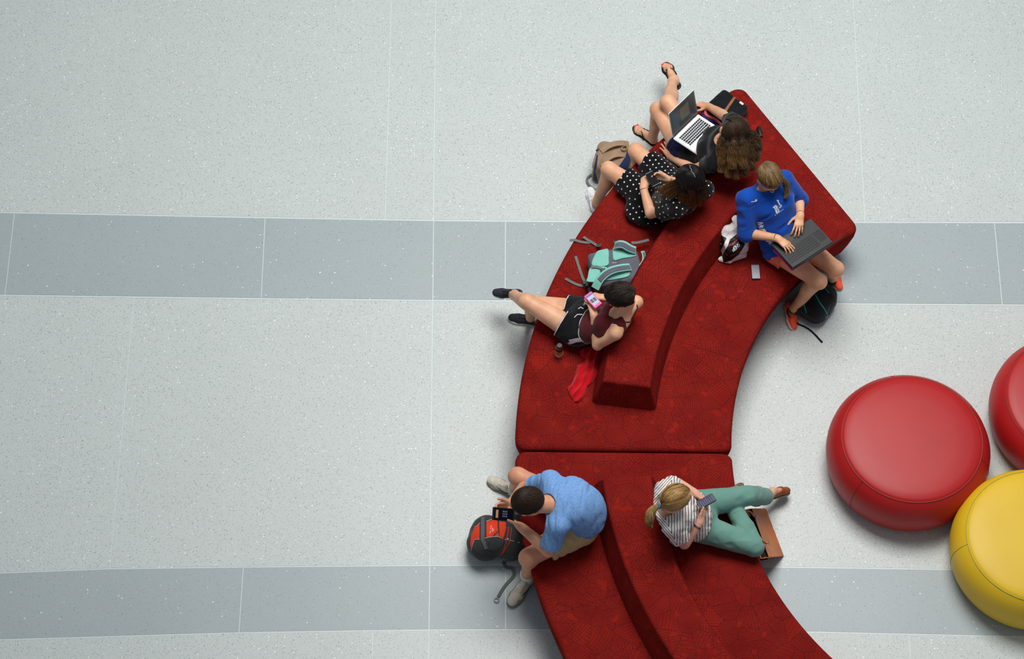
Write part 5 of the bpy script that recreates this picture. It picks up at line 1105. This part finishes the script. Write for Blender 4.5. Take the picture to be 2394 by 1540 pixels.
# teal and grey backpack lying on the bench
GRB = cloth('slate_grey_nylon', (98, 98, 110), 240, .4); TEAL = cloth('aqua_mesh_foam', (132, 198, 184), 260, .5, .05, sheen=0); WEB = cloth('grey_webbing', (112, 118, 114), 300, .4); BUK = M('black_buckle_plastic', (22, 24, 26), .4)
u_ = unit(U(1502, 603, .5)-U(1385, 624, .5)); v_ = unit(U(1399, 580, .5)-U(1374, 660, .5)); v_ = unit(v_-u_*v_.dot(u_)); Rb = np.stack([u_, v_, A3(0, 0, 1)], 1)
cb = U(1440, 620, .575)*A3(1, 1, 0)+A3(0, 0, .51)
def ex(G): G.u(rbox(cb+u_*.055-v_*.045-A3(0, 0, .012), (.120, .125, .060), Rb, .04), .03)
tb, tbo = soft('backpack', 'body', 'aqua and grey backpack lying on the upper bench, straps facing up', 'backpack', cb, (.178, .142, .072), Rb, GRB, .004, 30, 3, .03, extra=ex)
bv = bvh_of(tbo); z = zz(1310, 540, .10388)
for pl in ([(805, 480), (940, 418), (1080, 410), (1095, 620), (1060, 785), (705, 775)], [(690, 812), (1045, 808), (960, 930), (870, 1010), (800, 1140), (592, 1140), (610, 1040)], [(1178, 390), (1240, 395), (1400, 430), (1560, 505), (1700, 525), (1690, 570), (1400, 618), (1190, 655)], [(945, 1112), (1060, 975), (1440, 900), (1580, 885), (1540, 1015), (1250, 1085)]):
    m = MB(); P0 = np.array(z(pl)); cc = P0.mean(0); rings = []
    for sc, of in ((1., -.012), (.985, .004), (.93, .011), (.6, .016), (.12, .017)):
        R0 = cr(P0, 4, True)*sc+cc*(1-sc); rings.append([U(x, y, .580+of) for x, y in R0])
    n_ = len(rings[0]); V = [p for r_ in rings for p in r_]; m.add(V, [(i*n_+j, i*n_+(j+1) % n_, (i+1)*n_+(j+1) % n_, (i+1)*n_+j) for i in range(4) for j in range(n_)]+[tuple(range(4*n_, 5*n_))]); m.make('back_pad', TEAL, tb)
def sp(pts, zt): return [(*z([p])[0], zt+(p[2] if len(p) > 2 else 0)) for p in pts]
for k, pts in enumerate(([(1690, 440), (1560, 390, .02), (1420, 310, .035), (1310, 300, .03), (1230, 335, .0)], [(1570, 815), (1400, 830, .02), (1180, 880, .03), (1010, 975, .02), (880, 1110, .0), (785, 1290, -.04)])):
    s1_ = webbing('shoulder_strap', sp(pts, .603), .060, TEAL, tb, .014); m = MB(); m.strap(cr([U(*p) for p in sp(pts[:-1] if k else pts, .612)], 6), .036, .006, (0, 0, 1)); m.make('strap_webbing', GRB, s1_)
for pts, zt in (([(210, 210), (330, 205), (470, 245), (640, 260), (720, 235)], .437), ([(520, 130), (620, 200), (740, 270), (860, 350)], .442), ([(345, 565), (385, 700), (440, 870), (500, 1040), (560, 1150)], .437), ([(110, 1065), (260, 1150), (400, 1210), (580, 1250)], .437), ([(1600, 262), (1700, 262), (1850, 235), (1995, 195)], .5), ([(700, 800), (830, 805), (930, 850), (970, 900)], .605), ([(640, 1190), (650, 1260), (660, 1350), (720, 1400)], .47)):
    webbing('webbing_strap', sp(pts, zt), .020, WEB, tb)
for x, y, zt in ((880, 330, .47), (560, 1165, .47), (1240, 255, .56), (965, 880, .615), (620, 1210, .48)): m = MB(); m.box(U(*z([(x, y)])[0], zt), (.018, .014, .006), Rb, .003); m.make('buckle', BUK, tb)
webbing('grab_handle', sp([(1690, 880), (1800, 790, .02), (1880, 660, .03), (1880, 540, .02), (1850, 460)], .555), .026, TEAL, tb, .008); webbing('grab_handle_cover', sp([(1720, 880), (1830, 790, .026), (1900, 660, .036), (1895, 540, .026), (1870, 480)], .562), .014, GRB, tb, .006)
m = MB(); m.tube(cr([U(*p) for p in sp([(1880, 800), (1960, 780), (2030, 730), (2100, 690)], .5)], 4), .0035, 6); m.tube(cr([U(*p) for p in sp([(1990, 760), (2030, 800), (2050, 870)], .49)], 4), .003, 6); m.make('zip_pull', M('aqua_zip_cord', (150, 216, 196), .6), tb)
print_strokes('label_print', bv, [(z([(1165, 715), (1215, 712)]), .004), (z([(1230, 710), (1265, 708)]), .004)], .004, M('pale_label_print', (190, 190, 200), .6), tb)
bt2 = thing('pouch', 'black pouch with a pink ring motif beside the aqua backpack', 'pouch', tuple(U(1416, 668, .44))); m = MB(); m.box(U(1408, 672, .462), (.05, .045, .03), yaw(.2), .012); m.make('body', BUK, bt2)
m = MB(); m.tube([U(1417.5, 671, .494)+A3(math.cos(a), math.sin(a), 0)*.008 for a in np.linspace(0, 6.283, 17)[:-1]], .004, 6, closed=True); m.tube([U(1417, 663, .494)+A3(math.cos(a)*.012, math.sin(a)*.012, 0) for a in np.linspace(.1, 2.6, 8)], .0035, 6); m.make('ring_motif', M('hot_pink_rubber', (250, 30, 90), .5), bt2)
# black satchel with a tan strap on the bench end
BCAN = cloth('black_canvas', (22, 23, 27), 260, .4); TANS2 = M('tan_leather_strap', (150, 88, 52), .45, .4)
u_ = unit(U(1751, 247, .5)-U(1694, 204, .5)); v_ = A3(-u_[1], u_[0], 0); u_ = A3(u_[0], u_[1], 0); Rb = np.stack([u_, v_, A3(0, 0, 1)], 1)
q1 = U(1694, 207, .52)*A3(1, 1, 0); q2 = U(1751, 249, .52)*A3(1, 1, 0); cm_ = (q1+q2)/2+unit(np.cross(A3(0, 0, 1), unit(q2-q1)))*-.115+A3(0, 0, .485)
mb_, mo = soft('satchel', 'body', 'black canvas satchel with a tan strap and white label on the bench end', 'bag', cm_, (.125, .115, .050), Rb, BCAN, .004, 40, 5, .028)
bv = bvh_of(mo); print_strokes('leather_strap', bv, [[(1722, 222), (1716, 230), (1704, 247), (1694, 262), (1688, 272)]], .020, TANS2, mb_, .003)
print_poly('label', bv, [(1731, 236), (1740, 243), (1736, 246.8), (1726.5, 240)], M('white_woven_label', (222, 226, 214), .7), mb_, .8)
# tan leather handbag leaning on the bench
TAN = M('tan_leather', (190, 108, 48), .42, .4, var=.16, vscale=8, bscale=300, bst=.15); INN = M('black_lining', (16, 15, 16), .8)
r0, r1, f0, f1 = U(1757, 1190, .29), U(1797, 1302, .29), U(1790, 1187, .02), U(1832, 1297, .02)
hb_ = thing('handbag', 'tan leather handbag with two rolled handles, leaning on the bench by the blonde woman', 'handbag', tuple((f0+f1)/2))
out = np.cross(unit(r1-r0), unit(f0-r0)); out = unit(out if out[2] > 0 else -out); i0, i1 = r0-A3(.05, 0, .0)-A3(0, .0, .02), r1-A3(.05, 0, .02); j0, j1 = f0-A3(.11, .0, .0), f1-A3(.11, 0, 0)
for p_ in (j0, j1): p_[2] = .004
for p_ in (f0, f1): p_[2] = .004
def sheet(name, a, b, c, d, mat, parent, bulge=.012, th=.004, n=10):
    nrm = unit(np.cross(b-a, d-a)); V = []
    for s_ in (0, -th):
        for j in range(n+1):
            for i in range(n+1):
                x, y = i/n, j/n; V.append((a*(1-x)+b*x)*(1-y)+(d*(1-x)+c*x)*y+nrm*(bulge*16*x*(1-x)*y*(1-y)+s_))
    k = n+1; F = [(j*k+i, j*k+i+1, (j+1)*k+i+1, (j+1)*k+i) for j in range(n) for i in range(n)]; o_ = k*k; F += [tuple(o_+q for q in f)[::-1] for f in F]
    bd = [i for i in range(k)]+[j*k+n for j in range(1, k)]+[n*k+i for i in range(n-1, -1, -1)]+[j*k for j in range(n-1, 0, -1)]
    F += [(bd[i], bd[i-1], bd[i-1]+o_, bd[i]+o_) for i in range(len(bd))]; m = MB(); m.add(V, F); return m.make(name, mat, parent)
sheet('front_panel', r1, r0, f0, f1, TAN, hb_, .02); sheet('back_panel', i0, i1, j1, j0, TAN, hb_, .012); sheet('end_panel', r0, i0, j0, f0, TAN, hb_, .0); sheet('end_panel', i1, r1, f1, j1, TAN, hb_, .012)
sheet('lining', r0-A3(0, 0, .035), r1-A3(0, 0, .035), i1-A3(0, 0, .035), i0-A3(0, 0, .035), INN, hb_, -.01); sheet('base_panel', j0, f0, f1, j1, TAN, hb_, 0.)
for k, off in enumerate((A3(0, 0, 0), A3(-.03, .01, -.01))):
    m = MB(); hp = cr([U(1763, 1207, .31)+off, U(1754, 1196, .37)+off, U(1744, 1194, .41)+off, U(1739, 1202, .425)+off, U(1744, 1222, .425)+off, U(1760, 1243, .41)+off, U(1777, 1259, .37)+off, U(1792, 1270, .31)+off], 6); m.tube(hp, .0075, 10); m.make('handle', TAN, hb_)
for p_ in ((1763, 1206), (1793, 1269)):
    m = MB(); c_ = U(*p_, .305); m.tube([c_+A3(math.cos(a)*.010, .004*math.cos(a), math.sin(a)*.010) for a in np.linspace(0, 6.283, 15)[:-1]], .0022, 6, closed=True); m.box(c_+A3(.02, -.002, -.01), (.018, .007, .002), np.stack([unit(f0-r0), unit(r1-r0), out], 1), .001); m.make('buckle_ring', STEEL, hb_)
# floor backpacks
def strapz(z, pts, zt, wd, mat, parent, name='webbing_strap', th=.003): return webbing(name, [(*z([(p[0], p[1])])[0], zt+(p[2] if len(p) > 2 else 0)) for p in pts], wd, mat, parent, th)
CHG = cloth('charcoal_nylon', (62, 62, 62), 240, .4); RED2 = cloth('orange_red_nylon', (222, 64, 34), 260, .4, .05); PIP = M('silver_piping', (160, 162, 162), .5); SLT = cloth('slate_mesh', (84, 104, 106), 300, .5)
c_ = U(1164, 1258, .12); 
def ex(G): G.u(ell(c_+A3(-.10, -.03, .0), (.11, .13, .12)), .05); G.u(rbox(c_+A3(.10, .02, .0), (.10, .12, .115), yaw(.15), .05), .04)
rb, ro = soft('backpack', 'body', 'charcoal and orange-red backpack on the floor beside the man in blue', 'backpack', c_, (.185, .135, .12), yaw(-.22), CHG, .006, 30, 7, .09, extra=ex)
bv = bvh_of(ro); z = zz(1090, 1180, .1558)
print_poly('front_panel', bv, z([(55, 590), (75, 450), (125, 330), (205, 270), (200, 515), (130, 520), (95, 610), (75, 690)]), RED2, rb); print_poly('front_panel', bv, z([(298, 250), (430, 215), (470, 235), (480, 400), (500, 475), (430, 475), (300, 500)]), RED2, rb); print_poly('front_panel', bv, z([(490, 240), (600, 260), (580, 430), (550, 530), (500, 470)]), RED2, rb); print_poly('side_panel', bv, z([(870, 250), (890, 300), (895, 480), (865, 600), (840, 600), (850, 450)]), RED2, rb)
print_poly('mesh_pocket', bv, z([(440, 770), (620, 810), (560, 850), (420, 885), (330, 890)]), SLT, rb)
print_strokes('piping', bv, [z([(298, 248), (360, 225), (440, 218)]), z([(80, 680), (100, 590), (130, 520), (200, 515)]), z([(275, 500), (370, 480), (490, 475), (520, 500)]), z([(125, 330), (160, 320), (210, 270)])], .004, PIP, rb, off=.003)
print_strokes('compression_strap', bv, [z([(250, 190), (248, 350), (245, 520), (280, 600), (300, 660)])], .026, M('grey_belt_webbing', (84, 88, 90), .8), rb, .004, off=.003)
print_strokes('zip', bv, [z([(640, 330), (600, 560), (560, 690), (480, 780)]), z([(680, 340), (650, 560), (540, 740)]), z([(600, 330), (560, 480)])], .004, RED2, rb, off=.003)
print_strokes('seam_fold', bv, [(z([(470, 400), (400, 480), (330, 580), (290, 640)]), .010), (z([(600, 480), (540, 620), (430, 690), (330, 670)]), .008), (z([(760, 330), (740, 540)]), .012), (z([(800, 330), (780, 560)]), .010)], .008, M('dark_nylon_tape', (44, 46, 48), .7), rb, .004)
print_strokes('logo_print', bv, [z([(385, 400), (395, 345), (415, 385), (385, 400)]), z([(375, 310), (365, 370)]), z([(360, 390), (355, 430)])], .0028, M('pale_logo_print', (222, 214, 206), .6), rb, off=.003)
print_strokes('word_print', bv, [(z([(585, 520), (600, 522)]), .004), (z([(608, 505), (628, 505), (628, 528)]), .005), (z([(655, 530), (720, 545)]), .0025), (z([(775, 560), (795, 562)]), .006)], .004, M('white_word_print', (220, 220, 220), .6), rb, off=.003)
strapz(z, [(590, 850), (560, 870), (600, 930), (680, 950), (720, 1010), (700, 1080), (600, 1190), (530, 1290), (480, 1380)], .006, .022, WEB, rb, 'loose_strap')
m = MB(); m.tube([U(*z([(455, 1430)])[0], .006)+A3(math.cos(a), math.sin(a), 0)*.0165 for a in np.linspace(0, 6.283, 19)[:-1]], .004, 6, closed=True); m.make('strap_ring', PIP, rb)
c_ = U(1906, 704, .11)
bb, bo = soft('backpack', 'body', 'black backpack with teal trim on the floor between the feet of the woman in blue', 'backpack', c_, (.150, .135, .11), yaw(.95), BCAN, .005, 34, 9, .09)
bv = bvh_of(bo); z = zz(1800, 640, .11045); TEL = cloth('teal_tape', (16, 140, 124), 300, .3)
print_strokes('teal_trim', bv, [z([(960, 440), (1040, 590), (1150, 740), (1220, 870)]), z([(720, 640), (750, 740), (775, 825)]), z([(570, 320), (630, 230), (740, 160)]), z([(1120, 270), (1190, 330), (1255, 410)])], .0085, TEL, bb, .003)
print_poly('label', bv, z([(1165, 915), (1280, 830), (1290, 880), (1195, 950)]), M('grey_label', (150, 150, 150), .6), bb, .8)
strapz(z, [(560, 1000, .02), (600, 1060), (720, 1110), (850, 1190), (960, 1290), (1060, 1400), (1110, 1450)], .005, .013, BCAN, bb, 'loose_strap')
KHK = cloth('khaki_canvas', (158, 132, 108), 240, .5, .16, 20); NVY = cloth('navy_denim', (34, 50, 86), 260, .4)
c_ = U(1431, 383, .12)
kb_, ko = soft('backpack', 'body', 'khaki and navy canvas backpack on the floor by the polka-dot dress', 'backpack', c_, (.132, .125, .12), yaw(-.25), KHK, .012, 26, 11, .05)
bv = bvh_of(ko); z = zz(1360, 320, .14286)
print_poly('navy_side', bv, z([(785, 130), (800, 300), (800, 440), (690, 590), (590, 500), (700, 340), (740, 230)]), NVY, kb_); print_poly('navy_side', bv, z([(245, 290), (270, 300), (250, 480), (225, 560), (260, 700), (250, 800), (190, 720), (185, 680), (205, 480)]), NVY, kb_)
for pts, zt in (([(320, 240), (420, 165, .02), (540, 115, .03), (660, 105, .02), (770, 120)], .245), ([(300, 440), (400, 370, .03), (500, 310, .04), (600, 290, .03), (700, 300)], .235)): strapz(z, pts, zt, .045, KHK, kb_, 'shoulder_strap', .012)
strapz(z, [(270, 540), (200, 590), (110, 650), (85, 710), (120, 780), (180, 830), (250, 870)], .02, .014, WEB, kb_)
m = MB(); m.box(U(*z([(268, 220)])[0], .22), (.016, .012, .006), yaw(.5), .003); m.make('buckle', BUK, kb_); m = MB(); m.tube([U(*z([(700, 180)])[0], .26)+A3(math.cos(a)*.022, math.sin(a)*.018, .01*math.cos(a)) for a in np.linspace(0, 6.283, 19)[:-1]], .006, 6, closed=True); m.make('grab_loop', KHK, kb_)
# plastic shopping bag
PLW = M('white_plastic_film', (226, 218, 216), .55, .25, var=.05, bscale=30, bst=.5, bd=.01); PLB = M('black_printed_film', (16, 12, 18), .5, .3)
c_ = U(1713, 568, .525); z = zz(1660, 470, .1039)
def ex(G):
    G.u(cone(U(*z([(400, 640)])[0], .63), U(*z([(560, 600)])[0], .63), .028, .03), .04); G.u(cone(U(*z([(585, 560)])[0], .64), U(*z([(560, 330)])[0], .68), .028, .02), .03); G.u(cone(U(*z([(560, 330)])[0], .68), U(*z([(560, 90)])[0], .70), .018, .011), .01)
    G.u(ell(U(*z([(530, 440)])[0], .70), (.007, .022, .05)), .004, op='s'); G.u(cone(U(*z([(230, 1300)])[0], .45), U(*z([(430, 1360)])[0], .45), .018, .012), .02)
pb, po = soft('shopping_bag', 'film', 'white and black printed plastic shopping bag against the backrest', 'bag', c_, (.086, .104, .095), yaw(.35), PLW, .011, 46, 13, .03, h=.004, extra=ex)
bv = bvh_of(po)
print_poly('black_print', bv, z([(262, 765), (380, 832), (290, 1035), (215, 1165), (245, 1280), (190, 1230), (180, 900)]), PLB, pb); print_poly('black_print', bv, z([(440, 865), (620, 720), (700, 595), (800, 650), (860, 820), (780, 1000), (650, 1200), (480, 1330), (300, 1390), (268, 1230), (400, 1000)]), PLB, pb)
GL = {'S': [[(1, .9), (.5, 1), (0, .85), (.1, .6), (.9, .4), (1, .15), (.5, 0), (0, .1)]], 'H': [[(0, 0), (0, 1)], [(1, 0), (1, 1)], [(0, .5), (1, .5)]], 'O': [[(.1, 0), (0, .5), (.1, 1), (.9, 1), (1, .5), (.9, 0), (.1, 0)]], 'P': [[(0, 0), (0, 1), (.9, 1), (1, .75), (.9, .5), (0, .5)]]}
def word(s_, o, ax, up, w, h, gap):
    ax = np.array(ax)/np.hypot(*ax); up = np.array(up)/np.hypot(*up); out = []
    for i, ch in enumerate(s_):
        for L in GL[ch]: out.append([tuple(np.array(o)+ax*(i*(w+gap)+p[0]*w)+up*p[1]*h) for p in L])
    return out
WP = M('white_film_print', (220, 216, 220), .5)
print_strokes('lettering', bv, word('SHOP', z([(640, 935)])[0], (-190, 175), (30, 75), 4.0, 7.5, 1.5), .0045, WP, pb, .001, 1.5, .0032)
print_strokes('small_lettering', bv, [z([(440, 1240), (700, 1110)]), z([(560, 1130), (650, 1020)])], .0025, M('dull_film_print', (120, 96, 80), .5), pb, off=.0032)
print_strokes('side_lettering', bv, [z([(690, 760), (740, 880), (800, 980)]), z([(740, 740), (790, 860), (810, 920)]), z([(215, 850), (250, 780)]), z([(200, 900), (230, 870)]), z([(215, 940), (260, 960)])], .006, WP, pb, off=.0032)
print_strokes('red_lettering', bv, [z([(450, 1000), (540, 940), (620, 870)]), z([(590, 810), (690, 715)]), z([(200, 1010), (225, 1045)])], .009, M('red_film_print', (176, 20, 40), .5), pb, off=.0032)
# phone left on the seat
ld = U(1765, 619, .44)-U(1768, 653, .44)
def deco(t, f, Rm):
    flat_print('home_button', BUK, t, f, [(-.006, -.0585, .006, -.0565)]); flat_print('earpiece', BUK, t, f, [(-.006, .0565, .006, .0585)])
phone('smartphone', 'grey-screened phone lying alone on the red seat', U(1766.5, 635.5, .437), ld, (0, 0, 1), .128, .062, M('blue_black_case', (20, 24, 44), .4), M('pale_grey_screen', (158, 160, 168), .3, .3, var=.03), .010, .0028, deco)
# juice bottle
bt = thing('bottle', 'small juice bottle with a dark cap standing on the seat', 'bottle', tuple(U(1306.5, 829, .43))); c_ = U(1306.5, 829, .4305)
m = MB(); m.lathe([(.024, 0), (.029, .004), (.030, .02), (.030, .035), (.0285, .05), (.0265, .062), (.028, .075), (.031, .085), (.0305, .098), (.027, .110), (.0215, .118), (.0185, .122)], c_, 28); m.make('body', M('amber_plastic', (84, 24, 14), .2, .6, var=.1), bt)
m = MB(); m.lathe([(.0305, .006), (.0312, .010), (.0312, .034), (.0300, .046), (.0290, .050)], c_, 28); lb = m.make('label', M('pink_fruit_label', (206, 150, 140), .5, .3, var=.35, vscale=90), bt)
m = MB(); m.lathe([(.0275, .058), (.0283, .062), (.0286, .074), (.0296, .078)], c_, 28); m.make('label_band', M('yellow_label_band', (190, 180, 50), .5, .3, var=.3, vscale=120), bt)
m = MB(); m.lathe([(.0185, .118), (.0195, .121), (.0195, .134), (.0175, .1365), (.001, .137)], c_, 28); m.make('cap', M('dark_bottle_cap', (52, 56, 62), .5), bt)
# red garment heaped on the seat
z = zz(1280, 780, .11045)
poly = cr(np.array(z([(670, 370), (780, 290), (1000, 240), (1110, 320), (1180, 370), (1160, 450), (1130, 570), (1080, 830), (1000, 970), (880, 1100), (840, 1130), (770, 1330), (620, 1450), (510, 1370), (430, 1200), (410, 1120), (500, 1060), (560, 900), (610, 720), (600, 660), (700, 630), (800, 530), (730, 490)])), 4, True)
W_ = np.array([U(x, y, .44)[:2] for x, y in poly]); xs = np.arange(W_[:, 0].min()-.01, W_[:, 0].max()+.01, .005); ys = np.arange(W_[:, 1].min()-.01, W_[:, 1].max()+.01, .005); X, Y = np.meshgrid(xs, ys, indexing='ij')
I = inpoly(X, Y, [tuple(p) for p in W_]); Dm = np.full(X.shape, 9.)
for i in range(len(W_)):
    a, b = W_[i-1], W_[i]; ab = b-a; t_ = np.clip(((X-a[0])*ab[0]+(Y-a[1])*ab[1])/(ab@ab+1e-9), 0, 1); Dm = np.minimum(Dm, np.hypot(X-a[0]-t_*ab[0], Y-a[1]-t_*ab[1]))
ax_ = unit(np.append(U(1395, 830, .44)[:2]-U(1345, 925, .44)[:2], 0)); al_ = X*ax_[0]+Y*ax_[1]; ac = X*-ax_[1]+Y*ax_[0]
fo = lambda v: 1-2*np.abs(np.sin(v))**.7; Hh = .004+.040*np.sqrt(np.clip(Dm/.035, 0, 1))*(1+.38*fo(ac*62+1.6*np.sin(al_*11))+.24*fo(ac*34+2*np.sin(al_*8+1)+al_*14+2)+.16*np.sin(al_*48+ac*60))
hgt = np.where(I, SH+Hh, 0); G = Grid((xs[0]-.01, ys[0]-.01, SH-.01), (xs[-1]+.01, ys[-1]+.01, SH+.08), .0042)
sl, Xg, Yg, Zg = G.ax(G.o, G.o+np.array(G.n)*G.h, 0); ix = np.clip(((Xg-xs[0])/.005), 0, len(xs)-1.01); iy = np.clip(((Yg-ys[0])/.005), 0, len(ys)-1.01); i_, j_ = ix.astype(int), iy.astype(int); fx, fy = ix-i_, iy-j_
Hs = np.where(I, Hh, -.012); hg = (Hs[i_, j_]*(1-fx)+Hs[i_+1, j_]*fx)*(1-fy)+(Hs[i_, j_+1]*(1-fx)+Hs[i_+1, j_+1]*fx)*fy
G.f[:] = np.maximum(Zg-(SH+hg), (SH+.0015)-Zg).astype(np.float32)*.7; P, Q = G.mesh(1)
rg = link('jacket', mesh('jacket', P, Q), cloth('bright_red_fleece', (198, 10, 26), 260, .3, .05)); rg['label'] = 'bright red garment heaped on the seat below the woman in the red tank top'; rg['category'] = 'garment'
# small things between the women
t = thing('zip_pouch', 'black floral pouch with a gold zip between the polka-dot dress and the black top', 'pouch', tuple(U(1566, 392, .43))); m = MB(); m.box(U(1567, 391, .452), (.062, .038, .020), yaw(-.75), .010); o = m.make('body', M('black_rose_print', (26, 16, 20), .6, .3, var=.8, vscale=60), t)
m = MB(); m.tube([U(1551, 381, .474), U(1563, 387, .477), U(1576, 393.5, .474)], .0028, 6); m.make('zip', M('gold_zip', (206, 160, 80), .35, .5, .7), t); m = MB()
for x, y in ((1565, 386), (1569, 392), (1563, 394)): m.lathe([(.009, 0), (.008, .003), (.001, .004)], U(x, y, .473), 9)
m.make('rose_print', M('crimson_print', (160, 20, 50), .6), t)
t = thing('knitted_scarf', 'coral knitted scarf with a navy edge beside the silver laptop', 'scarf', tuple(U(1655, 262, .535))); P_ = cr([U(1631, 246, .555), U(1641, 249, .56), U(1648, 256, .56), U(1651, 267, .56), U(1660, 273, .56), U(1671, 278, .56), U(1686, 291, .55)], 10)
for k in range(3):
    m = MB(); T_ = np.gradient(P_, axis=0); T_ /= np.linalg.norm(T_, axis=1, keepdims=True); N_ = np.cross(T_, A3(0, 0, 1)); s_ = np.linspace(0, 40, len(P_)); m.tube(P_+N_*(.006*np.sin(s_+k*2.09))[:, None]+A3(0, 0, 1)*(.004*np.cos(2*(s_+k*2.09)))[:, None], .0058, 8); m.make('knit_strand', M('coral_wool', (226, 112, 106), .9, .1, bscale=400, bst=.6), t)
m = MB(); m.strap(P_+A3(-.012, -.016, -.012), .022, .008, (0, 0, 1)); m.make('navy_edge', M('navy_wool', (40, 30, 96), .9), t)
t = thing('glasses_case', 'small black case on the seat behind the long wavy hair', 'case', tuple(U(1776, 312, .43))); m = MB(); m.lathe([(.001, -.045), (.014, -.040), (.020, -.02), (.021, .01), (.018, .034), (.001, .043)], U(1776, 308, .452), 18, R=np.stack([A3(1, 0, 0), A3(0, 0, 1), unit(A3(.15, -1, 0))], 1)); m.make('shell', BUK, t); m = MB(); m.box(U(1779, 317, .455), (.012, .004, .010), yaw(.3), .002); m.make('clasp', STEEL, t)
